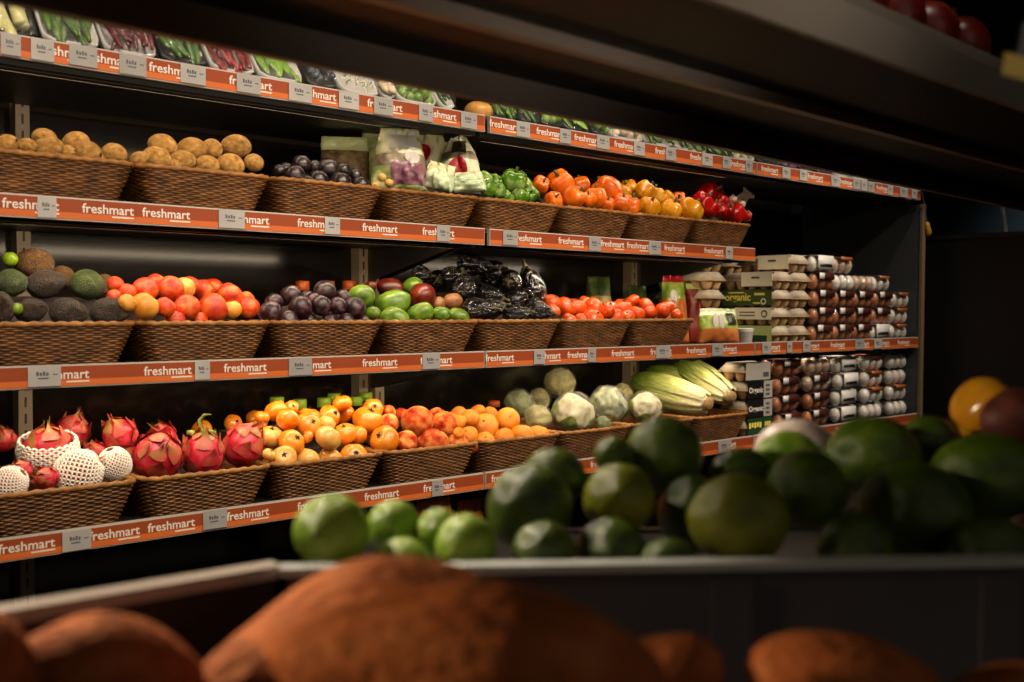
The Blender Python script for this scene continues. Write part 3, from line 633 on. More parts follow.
B = Bag(.135, .165, .075, 3, .12, .34, peak=.1, crin=.0095); o = bagthing('salad_bag', 'pointed salad bag with dark window above a red round sticker', S_, 460, 191, .09, B, [aqua, greybr, cream], (.48, .64), group=G)
B.patch('round_sticker', -.62, .3, .2, .52, redst, o, True); B.patch('window', -.6, .35, .6, .82, blk, o)
B = Bag(.12, .16, .05, 4, .15, .9, crin=.0095); o = bagthing('salad_bag', 'green topped salad bag at the back, left of the white label', S_, 382, 184, .24, B, [salad_g, hdr], (.6,), group=G)
B = Bag(.08, .075, .05, 5, .1, .8, crin=.0095); o = bagthing('salad_bag', 'small pale yellow salad bag lying in front of the red stickers', S_, 437, 189, .035, B, [aqua, cream], (.6,), tilt=-.3, roll=.25, group=G)
B = Bag(.12, .055, .05, 6, .1, .85, crin=.0095); o = bagthing('salad_bag', 'low mint green salad bag along the basket rim', S_, 465, 191, .025, B, [aqua, salad], (.6,), tilt=-.35, roll=-.08, group=G)
netm = mat('garlic_net', ['#2c2014', '#6a5434', '#8a7450'], scale=60, detail=2, rough=.6, rand=0)
B = Bag(.13, .13, .05, 7, .25, .95); o = bagthing('net_bag', 'brown net bag with pale green paper header behind passion fruit', 'net bag', 345, 184, .26, B, [netm, hdr], (.72,), group=None)
for i, (px, py) in enumerate([(382, 177.5), (389, 183), (376, 186)]):
    P = at_Y(px, py, .03+.02*i); o = obj('potato', MB().blob(f_round(0, 0, .9, 0, .3, 0, 0, .08, i)).mesh('potato', mat('small_potato', ['#b88a3c', '#d8b468'], rough=.5)), None, P); r = 4.6*mpp(P); o.scale = (r, r, r)
    tag(o, ['small yellow potato beside the purple bag, uppermost', 'small yellow potato against the purple salad bag', 'small yellow potato, lowest, by the basket corner'][i], 'potato', 'small potatoes by the salad bags')

# bottles behind the fruit
def bottle(capm, m_):
    prof = [(0, .03), (.004, .033), (.12, .033), (.15, .026), (.168, .016), (.19, .016)]
    b = MB().tube([(0, 0, z) for z, r in prof], [r for z, r in prof], 16).mesh('bottle', m_)
    c = MB().tube([(0, 0, .19), (0, 0, .192), (0, 0, .216), (0, 0, .219)], [.0185, .0195, .0195, .017], 18).mesh('cap', capm)
    return b, c
bm_ = mat('bottle_dark', ['#120d08', '#1e140c'], rough=.2, rand=0)
GC = bottle(mat('cap_green', ['#86a81c', '#9abc2c'], rough=.35, rand=0), bm_); OC = bottle(mat('cap_orange', ['#b84c12', '#cc5c1c'], rough=.4, rand=0), bm_)
for i, (px, py, Y, t) in enumerate([(277, 402, .40, 'g'), (299.5, 404, .385, 'g'), (324, 402.5, .39, 'g'), (334, 398, .45, 'g'), (356, 401, .39, 'g'), (366, 397, .45, 'g'), (302.5, 286, .42, 'o'), (328, 286, .42, 'o'), (349, 285.5, .44, 'o'), (494, 405, .43, 'o')]):
    P = at_Y(px, py, Y); lv = 3 if t == 'g' or px > 480 else 2; zb = ZT[lv]-.01; b, c = GC if t == 'g' else OC
    o = obj('bottle', b, None, (P.x, P.y, zb)); s = (P.z+.014-zb)/.219; o.scale = (1, 1, s); obj('cap', c, o)
    k = i if t == 'g' else i-6
    tag(o, f'dark bottle with green cap behind the orange tomatoes, {ORD[k]} from left' if t == 'g' else ('dark bottle with orange cap at the back behind the mandarins' if px > 480 else f'dark bottle with orange cap behind the plums, {ORD[k]} from left'), 'bottle', 'green capped bottles' if t == 'g' else 'orange capped bottles')

# bagged vegetables and packets at the end of the middle shelf
car = mat('carrot_orange', ['#8a4416', '#b86a30', '#d0905c'], scale=18, detail=2, stretch=(1, 1, .3), **K)
grn = mat('bag_green', ['#4a6a1a', '#8aa23c', '#c4cc80'], scale=22, detail=4, **K)
dgr = mat('bag_dark_green', ['#1e2c10', '#38481c', '#5a6830'], scale=22, detail=4, **K)
B = Bag(.11, .135, .07, 11, .15, .7); o = bagthing('vegetable_bag', 'bag of orange carrots with pale green top and round logo', 'vegetable bag', 675, 312, .27, B, [car, grn, redst], (.38, .85), ground=2); B.patch('round_sticker', -.5, .1, .6, .78, whst, o, True)
B = Bag(.09, .115, .06, 12, .15, .8); bagthing('vegetable_bag', 'dim green vegetable bag behind the farther tomatoes', 'vegetable bag', 638, 316, .40, B, [dgr, dgr], (.6,), ground=2)
B = Bag(.11, .15, .06, 13, .15, .75); bagthing('vegetable_bag', 'shadowed green and yellow bag behind the nearer tomatoes', 'vegetable bag', 600, 318, .40, B, [mat('bag_yellow_green', ['#5a5a1c', '#a08a2c', '#3c4a16'], scale=14, **K), dgr], (.5,), ground=2)
B = Bag(.15, .12, .08, 14, .12, .85); o = bagthing('vegetable_bag', 'bag of carrots with green leafy label beside the last tomato basket', 'vegetable bag', 719, 343, .05, B, [car, grn, aqua], (.42, .78)); B.patch('label', .3, .8, .5, .85, blk, o)
for k, (u, v) in enumerate(((-.35, .62), (-.05, .6))):
    m = MB().blob(lambda t, p: (.011*sph(t, p).x, .004*sph(t, p).y, .028*sph(t, p).z)); q = build('leek_end', m, whst, o, True); q.location = B.p(u, v)+Vector((0, -.004, 0))
o = build('plastic_tub', MB().tube([(0, 0, 0), (0, 0, .004), (0, 0, .045), (0, 0, .047), (0, 0, .052), (0, 0, .053)], [.02, .023, .029, .031, .031, .028], 20), mat('tub_white', ['#b8b6b2', '#dcdad4'], rough=.3, rand=0), None, True); tag(o, 'white plastic tub between the carrot bag and the egg cartons', 'tub'); P = at_Y(745, 341, .035); o.location = (P.x, P.y, ZT[2]-.0095)
build('lid', MB().tube([(0, 0, .053), (0, 0, .0535), (0, 0, .057), (0, 0, .058)], [.03, .0325, .0325, .029], 20), whst, o, True)
B = Bag(.08, .13, .05, 15, .1, .9); o = bagthing('packet', 'red packet with white end standing behind the carrot bag', 'packet', 697, 318, .24, B, [mat('packet_red', ['#6c1a12', '#842a1c'], rough=.4, rand=0), grn], (.8,), ground=2); B.patch('label', .3, .9, .62, .85, whst, o, True)

# cauliflowers and cabbages wrapped in film
def heads(seed, amp=.16, wd=.33, n=34, flat=.86):
    rr = random.Random(seed); pts = [sph(rr.uniform(0, 6.28), math.acos(rr.uniform(-.6, 1))) for _ in range(n)]
    def fn(t, p):
        d = sph(t, p); q = max(g(d.angle(x), wd) for x in pts); r = .88+amp*q+.03*nz(d, 7, seed)
        return (d.x*r, d.y*r, d.z*r*flat)
    return fn
def leafshell(a, seed, m, up=.75, w=.5, out=1.08):
    n, k = 6, 6; v = []
    for lay in (0, .035):
        for i in range(n+1):
            q = i/n; ph = PI*.95-(PI*.95-PI*(1-up))*q; ww = w*math.sin(PI*(.12+.8*q))
            for j in range(k+1):
                t = a+(j/k-.5)*2*ww; rr = out+lay+.07*q*q+.05*nz((t*3, q*4, seed), 1.5, seed); p = sph(t, ph); v.append((p.x*rr, p.y*rr, p.z*rr*.9))
    N = (n+1)*(k+1); f = []
    for i in range(n):
        for j in range(k):
            b = i*(k+1)+j; f += [(b, b+k+1, b+k+2, b+1), (N+b, N+b+1, N+b+k+2, N+b+k+1)]
    m.add(v, f)
wrap = film('cling_film', '#f4f0e4', .10, .05, 9, 1.0)
cmat = {'w': mat('cauliflower_white', ['#3e4a24', '#c4bc98', '#e4dcc4'], scale=2.8, detail=5, rough=.6, rand=.05), 'g': mat('broccoli_green', ['#2c3a18', '#56642e', '#848a50'], scale=7, detail=5, rough=.6, rand=.1),
        'o': mat('olive_head', ['#5a5428', '#8a8448', '#b0a468'], scale=6, detail=5, rough=.6, rand=.05), 'b': mat('grey_green_head', ['#2a3420', '#7c8464', '#ccccb0'], scale=2.8, detail=5, rough=.6, rand=.05)}
leafm = mat('cauli_leaf', ['#42561e', '#7a8a40', '#b4b880'], scale=5, rough=.45, rand=.1)
CF = [(175, 297, 200, 165, .24, 'g', 'dark green film wrapped broccoli beside the mandarins'), (420, 168, 200, 185, .30, 'o', 'olive film wrapped broccoli on top at the back'),
      (300, 262, 140, 130, .33, 'o', 'dim olive broccoli behind the large white cauliflower'), (290, 375, 180, 160, .13, 'o', 'yellowish wrapped broccoli low beside the mandarins'),
      (505, 345, 262, 240, .055, 'w', 'largest white film wrapped cauliflower with dark green patches'), (715, 300, 215, 250, .085, 'b', 'grey green film wrapped cauliflower next to the largest white one'),
      (680, 415, 120, 80, .02, 'g', 'small dark broccoli low against the basket rim'), (800, 225, 150, 90, .27, 'o', 'dim broccoli top behind the palest cauliflower'), (935, 315, 215, 185, .06, 'w', 'palest cream cauliflower partly behind the tallest lime')]
for i, (cx, cy, w_, h_, Y, mk, lab) in enumerate(CF):
    px, py = 490+cx/6.02, 355+cy/6.02; r = 0
    P = at_Y(px, py, Y); r = (w_+h_)/4/6.02*mpp(P)*1.02; P = at_Y(px, py, Y+r*.8); r = (w_+h_)/4/6.02*mpp(P)
    o = obj('cauliflower' if mk in 'wb' else 'broccoli', MB().blob(heads(i), 40, 26).mesh('head', cmat[mk])); o.location = P; o.scale = (r, r, r); o.rotation_mode = 'QUATERNION'
    o.rotation_quaternion = orient(Vector((rnd.uniform(-.3, .2), -.6+rnd.uniform(-.2, .2), .75)), rnd.uniform(0, 6))
    if mk in 'wb':
        for k in range(5):
            m = MB(); leafshell(k*1.257+i, i*5+k, m, .62, .52, 1.0); build('leaf', m, leafm, o, True)
    build('cling_wrap', MB().blob(lambda t, p, i=i: (lambda d, r_: (d.x*r_, d.y*r_, d.z*r_*.95))(sph(t, p), 1.055+.035*nz(sph(t, p), 4, i)+.03*nz(sph(t, p), 9, i)), 30, 18), wrap, o, True)
    tag(o, lab, 'cauliflower' if mk in 'wb' else 'broccoli', 'film wrapped heads of vegetables')

ccm = mat('chinese_cabbage', ['#5e7420', '#a2a84c', '#d8d2a0', '#efe6cc'], scale=3, detail=4, rough=.45, rand=0, grad=(2, .34), stretch=(3, 3, .5), contrast=.4)
ccl = mat('chinese_cabbage_leaf', ['#3e5a14', '#7e9232', '#c2c47c', '#e8e0bc'], scale=4, detail=4, rough=.45, rand=0, grad=(2, .36), stretch=(4, 4, .6), contrast=.38)
cut = mat('cabbage_cut_end', ['#8a6a3c', '#b89a68'], scale=6, rough=.7)
for i, (bx_, tx, rad, lab) in enumerate([((706, 403, .045), (637, 384, .36), .057, 'long white cabbage lying nearest the basket rim, cut end forward'), ((729, 396, .06), (680, 366, .34), .053, 'long white cabbage leaning on the other beside the egg cartons'), ((716, 392, .17), (652, 374, .42), .05, 'dark leafy cabbage at the back of the cabbage basket')]):
    A = at_Y(*bx_); Bp = at_Y(*tx); ax = A-Bp; ln = ax.length/2*1.1
    o = obj('chinese_cabbage', MB().blob(f_long(lambda z: .92-.1*z+.04*math.cos(9*z), .05, i), 30, 20).mesh('cabbage_body', ccm)); o.location = (A+Bp)/2; o.scale = (rad, rad, ln); o.rotation_mode = 'QUATERNION'; o.rotation_quaternion = orient(ax, i*1.3)
    build('cut_end', MB().blob(lambda t, p: (.42*sph(t, p).x, .42*sph(t, p).y, .97+.07*sph(t, p).z), 14, 8), cut, o, True)
    for k in range(9):
        a = k*2.4; m = MB(); n = 12; W = .55; v = []
        for lay in (0, .05):
            for q in range(n+1):
                z = .93-1.95*q/n*(1-.03*(k % 3)); base_ = (.95-.1*z)*math.sqrt(max(.12, 1-(z*.93)**2))
                for s_ in range(7):
                    u = (s_/6-.5)*2; rr = base_+.05+.02*(k % 4)+lay+.10*(1-abs(u))*(.5+.3*z)+.05*nz((u*3, z*5, k), 1.2, i*9+k)*(1.2-z)+.02*math.cos(u*14); t = a+u*W*(.8-.25*z)
                    v.append((rr*math.cos(t), rr*math.sin(t), z))
        N = (n+1)*7; f = []
        for q in range(n):
            for s_ in range(6): b = q*7+s_; f += [(b, b+1, b+8, b+7), (N+b, N+b+7, N+b+8, N+b+1)]
        m.add(v, f); build('leaf', m, ccl, o, True)
    tag(o, lab, 'cabbage', 'white cabbages in the end basket')

# garlic bunch on the red peppers
P = at_Y(738, 206, .12); gt = thing('garlic_bunch', 'bunch of pinkish garlic with bristly stalks on the red peppers', 'garlic', P)
gm = mat('garlic_skin', ['#9c6a6a', '#d0b0a4', '#e8d8cc'], scale=4, rough=.5); gs = mat('garlic_stalk', ['#b8a48c', '#dccab0'], scale=6, rough=.7)
for k, (px, py, r) in enumerate([(733, 199, 4), (741, 204, 4.5), (736, 207, 3.5), (743, 212, 3.5), (748, 215, 4)]):
    q = at_Y(px, py, .10+.012*k); s_ = r*mpp(q); o = obj('bulb', MB().blob(f_round(7, .06, .95, -.35, .25, 0, 0, .03, k), 20, 12).mesh('bulb', gm), gt, q-P); o.scale = (s_, s_, s_)
m = MB()
for k in range(5):
    a = at_Y(734+2*k, 200+k*1.5, .12); b_ = at_Y(744+1.2*k, 192+1.2*k, .13); c_ = at_Y(745+2.2*k, 188+2*k, .12); m.tube([a-P, b_-P, c_-P], [.006, .005, .008], 6)
build('stalks', m, gs, gt, True)
# ------------------------------------------------------------------ dragon fruit
def bracts(seed, n=15):
    rr = random.Random(seed); m = MB()
    for i in range(n):
        k = (i+.5)/n; ph = 2.55-2.15*k; a = i*2.4+rr.uniform(-.25, .25); L = .62+.12*rr.random()+(.2 if k > .75 else 0); W = .52-.2*k; cu = rr.uniform(.5, 1.3)*(1+.8*k)
        v = []
        for lay in (0, .03):
            for q in range(7):
                f_ = q/6; p2 = max(ph-L*f_, .06+.05*k); ww = W*(1-f_**1.8)+.012; lift = .035+lay+.035*f_+.22*cu*max(0, f_-.45)**2*3
                for s_ in range(5):
                    u = (s_/4-.5)*2; t = a+u*ww/max(.45, math.sin(p2)); d = sph(t, p2); r_ = .945+lift+.02*(1-u*u)
                    v.append((d.x*r_, d.y*r_, d.z*r_*1.08+(.16*f_**3 if k > .7 else 0)))
        f = []; N = 35
        for q in range(6):
            for s_ in range(4): b = q*5+s_; f += [(b, b+5, b+6, b+1), (N+b, N+b+1, N+b+6, N+b+5)]
        m.add(v, f)
    return m
DBODY = MB().blob(lambda t, p: (.93*sph(t, p).x, .93*sph(t, p).y, 1.04*sph(t, p).z-.1*g(p, .3)), 24, 16).mesh('dragon_fruit', MT['dragon'])
DBR = [bracts(s).mesh('bract', MT['bract']) for s in (1, 2, 3)]
def net(lo, hi, seed=0):
    """diamond foam net around the unit fruit between polar angles lo..hi"""
    m = MB(); R = 9; n = 22
    for j in range(R):
        for i in range(n*2):
            def pt(k, j_):
                ph = lo+(hi-lo)*(j_+(.5 if k % 2 else 0))/R; d = sph(PI*k/n+(0 if j_ % 2 == 0 else PI/n)*0, ph); r_ = 1.2+.025*(k % 2)
                return (d.x*r_, d.y*r_, d.z*r_*1.1)
            m.tube([pt(i, j), pt(i+1, j)], .058, 5, 0, True)
            if i % 2 == 1: m.tube([pt(i, j), ((Vector(pt(i, j))+Vector(pt(i+1, j+1)))/2), pt(i+1, j+1)], .055, 5); m.tube([pt(i, j), pt(i-1, j+1)], .055, 5)
    return m
DR = [ # px, py, w, h, Y, axis, net(lo,hi), label
 (48, 449, 62, 40, .12, (-.1, -.25, .95), (1.15, 2.75), 'dragon fruit sitting in the large bowl shaped foam net'),
 (78, 473, 48, 32, .05, (.75, -.3, .5), (.35, 2.6), 'dragon fruit in foam net lying at the front of the leftmost basket'),
 (115, 464, 28, 32, .06, (-.35, -.1, .9), (.3, 2.6), 'dragon fruit in upright foam net beside the bare dragon fruit'),
 (9, 484, 36, 24, .03, (.6, -.4, .6), (.3, 2.6), 'dragon fruit in foam net low in the corner, leftmost of all'),
 (72, 433, 32, 30, .25, (.2, -.3, .9), None, 'red dragon fruit at the back above the large foam net'),
 (95, 455, 25, 23, .17, (-.4, -.5, .6), None, 'small red dragon fruit between the two front foam nets'),
 (120, 436, 34, 31, .17, (-.5, -.3, .8), None, 'bright red dragon fruit behind the upright foam net'),
 (5, 440, 20, 22, .25, (-.3, -.4, .8), None, 'red dragon fruit at the back, leftmost edge of the basket'),
 (47, 478, 24, 15, .03, (-.8, -.4, .3), None, 'red dragon fruit low at the rim between two foam nets'),
 (22, 470, 20, 18, .06, (-.6, -.5, .5), None, 'greenish dragon fruit under the bowl shaped foam net'),
 (158, 457, 50, 41, .035, (-.15, -.75, .45), None, 'large dragon fruit, leftmost of the three bare ones'),
 (203, 455, 42, 36, .04, (-.05, -.35, .9), None, 'large pink dragon fruit with curved green stem, middle of three'),
 (243, 446, 40, 40, .06, (.45, -.35, .75), None, 'large dragon fruit with upright petals, beside the orange tomatoes'),
 (163, 437, 28, 20, .24, (-.6, -.2, .6), None, 'dim dragon fruit behind the leftmost of the three bare ones')]
for i, (px, py, w_, h_, Y, ax, nt_, lab) in enumerate(DR):
    P = at_Y(px, py, Y); r = (max(w_, h_)*.8+min(w_, h_)*.2)/2*mpp(P)*(.84 if nt_ else 1.06); P = at_Y(px, py, Y+r)
    o = obj('dragon_fruit', DBODY, None, P); o.scale = (r, r, r*(.85 if i == 0 else 1)); o.rotation_mode = 'QUATERNION'; o.rotation_quaternion = orient(Vector(ax), i*1.9)
    obj('bract', DBR[i % 3], o)
    if nt_: build('foam_net', net(*nt_), MT['foam'], o, True)
    if i == 11:
        for pts in ([(0, 0, .95), (-.05, .1, 1.3), (-.1, .1, 1.75), (.1, .05, 2.0), (.45, .05, 2.02)], [(.1, .1, .95), (.5, .2, 1.2), (.65, .2, 1.1)], [(-.1, 0, .95), (-.5, .1, 1.15), (-.7, .1, 1.15)]):
            Mi = o.rotation_quaternion.to_matrix().inverted(); q0 = o.rotation_quaternion.to_matrix()
            wp = [Mi @ (Vector((p[0]*RT.x, p[0]*RT.y, 0))*1+Vector((0, p[1], p[2]*1.0-.1))) for p in pts]
            build('stem', MB().tube(wp, [.13, .11, .09, .07, .02][:len(wp)] if len(wp) == 5 else [.13, .14, .11], 8), MT['bract_g'], o, True)
    tag(o, lab, 'dragon fruit', 'dragon fruit on the lowest shelf')
# ------------------------------------------------------------------ egg cartons
pulp = mat('pulp_tan', ['#8a6a4a', '#b08e68', '#c4a47e'], scale=14, detail=4, rough=.85, rand=.1, spec=.2)
pulpg = mat('pulp_grey', ['#8c8070', '#b0a492', '#c2b8a6'], scale=14, detail=4, rough=.85, rand=.08, spec=.2)
lab_cream = mat('label_cream', ['#d8cfb4', '#e6dec6'], rough=.5, rand=0); lab_green = mat('label_green', ['#2c4412', '#3a541a'], rough=.45, rand=0)
lab_lgreen = mat('label_pale_green', ['#9aaa60', '#b4c07c'], rough=.45, rand=0); lab_dgreen = mat('label_deep_green', ['#123018', '#1c4024'], rough=.45, rand=0)
lab_black = mat('label_black', ['#0c0c0c', '#161616'], rough=.4, rand=0); let_y = mat('letter_yellow', ['#d8c040', '#e8d460'], rough=.5, rand=0); lab_grey = mat('label_grey', ['#8e8a84', '#a8a49c'], rough=.5, rand=0)
def pulp_base(nx, ny):
    W, Lh = .052*nx, .05*ny; m = MB()
    for i in range(nx):
        for j in range(ny):
            cx, cy = -W/2+.052*(i+.5), .05*(j+.5); n = 10
            m.tube([(cx, cy, 0), (cx, cy, .006), (cx, cy, .022), (cx, cy, .033)], [.011, .015, .021, .0245], n)
    m.box(-W/2-.004, W/2+.004, -.004, Lh+.004, .031, .0345); return m
def pulp_lid(nx, ny):
    W, Lh = .052*nx, .05*ny; m = MB(); a = .003; n = ny*2
    prof = [(0, .0346), (.006, .052), (.014, .064)]
    m.hexa([(-W/2-a, -a, .0346), (W/2+a, -a, .0346), (W/2+a, Lh+a, .0346), (-W/2-a, Lh+a, .0346)], [(-W/2+.019, .016, .0645), (W/2-.019, .016, .0645), (W/2-.019, Lh-.016, .0645), (-W/2+.019, Lh-.016, .0645)])
    for i in range(nx):
        for j in range(ny): m.blob(lambda t, p, cx=-W/2+.052*(i+.5), cy=.05*(j+.5): (cx*.9+.021*sph(t, p).x, cy+.021*sph(t, p).y, .043+.019*sph(t, p).z), 12, 8)
    return m
PB = {k: pulp_base(*k).mesh('carton_tray', pulp) for k in ((2, 5), (3, 2))}; PLD = {k: pulp_lid(*k).mesh('carton_lid', pulpg) for k in ((2, 5), (3, 2))}
LEFT = Matrix(((0, 0, -1, 0), (-1, 0, 0, 0), (0, 1, 0, 0), (0, 0, 0, 1)))          # text plane facing -X
LH = .0665
def carton(label, x, y, z, size=(2, 5), sleeve=None, yaw=0):
    t = thing('egg_carton', label, 'egg carton', (x, y, z), 'pulp egg cartons'); t.rotation_euler.z = yaw
    obj('carton_tray', PB[size], t); obj('carton_lid', PLD[size], t); W, Lh = .052*size[0], .05*size[1]
    e = .0055
    if sleeve in ('organic', 'plain', 'white', 'pale'):
        y0, y1, z0, z1 = {'organic': (.02, Lh-.01, .008, .064), 'plain': (.02, Lh*.62, .012, .064), 'white': (.015, Lh*.7, .022, .064), 'pale': (.015, Lh-.02, .006, .064)}[sleeve]
        m_ = {'organic': lab_green, 'plain': lab_cream, 'white': lab_cream, 'pale': lab_lgreen}[sleeve]
        m = MB(); m.box(-W/2-e, -W/2-e+.0012, y0, y1, z0, z1); m.box(-W/2-e, W/2+e, y0, y1, z1, z1+.0012); sl = build('sleeve', m, m_, t)
        m = MB(); X = -W/2-e-.0006
        def tx(body, wd, yy, zz, mb=m): add_text(mb, body, wd, 0, 0, 0, 0, .02, Matrix.Translation((X, yy, zz)) @ LEFT)
        if sleeve == 'organic':
            tx('organic', .115, y1-.014, .026); build('lettering', m, let_y, sl)
            m = MB(); m.box(X-.0002, X+.0004, y0+.03, y0+.075, .045, .054); m.box(X-.0002, X+.0004, y1-.10, y1-.03, .053, .0575); m.box(X-.0002, X+.0004, y0+.05, y0+.08, .014, .019); build('print', m, let_y, sl)
            m = MB(); ring(m, X, y0+.035, .022, .012); build('emblem', m, lab_cream, sl)
        elif sleeve == 'plain':
            m.box(X, X+.0005, y0+.055, y0+.09, .041, .048); build('print', m, M_ink, sl)
        elif sleeve == 'white':
            for k in range(2): m.box(X, X+.0005, y0+.07, y1-.02, .046-.012*k, .051-.012*k)
            build('print', m, mat('ink_brown', ['#6a4a34', '#7a5a40'], rand=0), sl); m = MB(); ring(m, X, y0+.03, .043, .014); build('emblem', m, M_ink, sl)
        elif sleeve == 'pale':
            m.box(X, X+.0005, y0+.02, y1-.01, z0, .03); build('print', m, lab_dgreen, sl)
    elif sleeve in ('black', 'green', 'grey'):
        m_ = {'black': lab_black, 'green': lab_dgreen, 'grey': lab_grey}[sleeve]
        m = MB(); m.box(-W/2+.012, W/2+e, -e, -e+.0012, .003, .064); m.box(W/2-.048, W/2+e, -e-.0008, -e, .003, .064, 1); m.box(-W/2+.012, W/2+e, -e, Lh*.8, .064, .0655); sl = build('sleeve', m, [m_, lab_dgreen if sleeve == 'green' else lab_grey], t)
        m = MB()
        if sleeve == 'black': add_text(m, 'Organic', .088, -W/2+.017, -e-.0009, .024, 0, .02); build('lettering', m, M_letter, sl)
        elif sleeve == 'green':
            for k in range(5): m.box(-W/2+.02+.016*k, -W/2+.031+.016*k, -e-.0007, -e, .03+.004*(k % 2), .05)
            for k in range(3): m.box(W/2-.04+.013*k, W/2-.031+.013*k, -e-.0014, -e-.0008, .034, .05)
            build('print', m, let_y, sl)
        else: m.box(W/2-.04, W/2-.005, -e-.0014, -e-.0008, .012, .03); build('print', m, M_ink, sl)
        if sleeve == 'black':
            m = MB()
            for k in range(3): m.box(W/2-.036, W/2-.012, -e-.0014, -e-.0008, .012+.016*k, .02+.016*k)
            build('print', m, M_ink, sl)
    elif sleeve == 'dot':
        m = MB(); ring(m, W/2-.02, -.0052, .05, .014, front=True, fill=True); build('round_sticker', m, lab_black, t)
    return t
def ring(mb, x, y, z, r, front=False, fill=False):
    n = 18; v = []; P_ = lambda a, rr: (x+rr*math.cos(a), y, z+rr*math.sin(a)) if front else (x, y-rr*math.cos(a), z+rr*math.sin(a))
    for k in range(n): v += [P_(2*PI*k/n, r), P_(2*PI*k/n, r*(.02 if fill else .6))]
    mb.add(v, [(2*k, 2*((k+1) % n), 2*((k+1) % n)+1, 2*k+1) for k in range(n)])
def X_at(px, lv, Y): q = proj(Vector((1.5, Y, ZT[lv]+.05))); return at_Y(px, q[1], Y).x
zs = ZT[2]-.0097; YF = .022
xa = (X_at(775, 2, YF)+X_at(792.5, 2, YF))/2; xb = xa+.121
S1 = [('pale', 'pulp egg carton with pale and dark green sleeve, lowest of its stack'), ('white', 'pulp egg carton with cream label and round emblem, under the organic one'), ('organic', 'pulp egg carton with green sleeve reading organic'), ('plain', 'pulp egg carton with plain cream label on top of the organic carton')]
for k, (s_, l_) in enumerate(S1): carton(l_, xa+rnd.uniform(-.003, .003), YF+rnd.uniform(-.004, .004), zs+LH*k, (2, 5), s_)
for k in range(5): carton(f'bare pulp egg carton {["at the bottom", "second from bottom", "third from bottom", "fourth from bottom"][k] if k < 4 else ""} of the stack beside brown eggs' if k < 4 else 'pulp egg carton with cream label topping the stack beside brown eggs', xb+rnd.uniform(-.003, .003), YF+rnd.uniform(-.004, .004), zs+LH*k, (2, 5), 'plain' if k == 4 else None)
for c, (px, Y, n) in enumerate(((716, .19, 5), (741, .34, 5))):
    x = X_at(px, 2, Y)
    for k in range(n): carton(f'tan pulp egg carton, {["bottom", "second from bottom", "middle", "second from top", "top"][k]} of the {["stack behind the carrot bag", "shaded stack behind the organic carton"][c]}', x, Y, zs+LH*k, (2, 5) if c == 0 else (3, 2), 'dot' if (c, k) == (0, 4) else None)
zs4 = ZT[3]-.0097
x = X_at(757, 3, YF)
for k, (s_, l_) in enumerate([('green', 'egg carton with green and yellow label at the bottom, beside the cabbages'), ('black', 'egg carton with black sleeve reading Organic, lower of two'), ('black', 'egg carton with black sleeve reading Organic, upper of two'), ('grey', 'pale egg carton with grey sleeve topping the black Organic cartons')]):
    carton(l_, x+(.002 if k < 3 else -.012), YF, zs4+LH*k, (3, 2), s_)

# clear six packs
eggp = lambda z: 1-.11*z
EG = {c: MB().blob(f_long(eggp, 0, 1), 14, 10).mesh('egg', mat(n, cols, scale=2, rough=.45, rand=.12)) for c, n, cols in (('b', 'egg_brown', ['#844014', '#a85e24', '#c07c3a']), ('w', 'egg_white', ['#cdc8c0', '#e2ddd6']), ('t', 'egg_buff', ['#a88a70', '#c8ae94']))}
shell_m = film('carton_clear_plastic', '#c8ccd0', .10, .04, 60, .5)
def shell_mesh():
    m = MB()
    def rr(z, hx, hy): return [(sx*hx if i in (0, 3) else sx*hx, sy*hy, z) for i, (sx, sy) in enumerate(((-1, -1), (1, -1), (1, 1), (-1, 1)))]
    for i in range(3):
        for j in range(2): m.blob(lambda t, p, cx=(i-1)*.052, cy=.026+.052*j: (cx+.0258*sph(t, p).x, cy+.0258*sph(t, p).y, .033+.0325*max(-.97, min(.97, sph(t, p).z*1.15))), 12, 8)
    m.box(-.081, .081, -.003, .107, .0325, .0335); return m
SHELL = shell_mesh().mesh('plastic_shell', shell_m, True)
lw = mat('label_white', ['#c8c6c4', '#dedcda'], rough=.4, rand=0); lm = mat('label_maroon', ['#34140e', '#4a1e14'], rough=.4, rand=0); lo_ = mat('label_orange_brown', ['#8a4a1c', '#a05c28'], rough=.4, rand=0)
def lab_mesh(kind_):
    m = MB()
    if kind_ == 'b':
        m.box(-.05, .06, -.0045, .10, .0655, .0665, 1); m.box(-.05, .06, -.0052, -.0042, .040, .0665, 1); m.box(-.048, -.012, -.0058, -.0050, .042, .0665, 0)
        return m.mesh('label_sleeve', [lw, lm])
    if kind_ == 'w':
        m.box(-.055, .055, -.0045, .10, .0655, .0665, 0); m.box(-.055, .055, -.0052, -.0042, .012, .0665, 0); m.box(-.042, .045, -.0058, -.0050, .022, .034, 1); return m.mesh('label_sleeve', [lw, lab_black])
    m.box(-.04, .045, -.0045, .10, .0655, .0665, 0); m.box(-.04, .045, -.0052, -.0042, .052, .0665, 0); return m.mesh('label_sleeve', [lo_, lo_])
LAB = {k: lab_mesh(k) for k in 'bwo'}
def pack(label, x, y, z, eggs, lab, yaw=0):
    t = thing('egg_pack', label, 'egg pack', (x, y, z), 'clear egg packs'); t.rotation_euler.z = yaw
    for i in range(3):
        for j in range(2):
            o = obj('egg', EG[eggs], t, ((i-1)*.052, .026+.052*j, .0325)); o.scale = (.0225, .0225, .0295); o.rotation_euler = (rnd.uniform(-.08, .08), PI if rnd.random() < .5 else 0, rnd.uniform(0, 6))
    obj('plastic_shell', SHELL, t)
    if lab: obj('label_sleeve', LAB[lab], t)
x0 = X_at(813.5, 2, YF)+.082; NAMES = ['bottom', 'second', 'third', 'fourth', 'fifth', 'sixth']
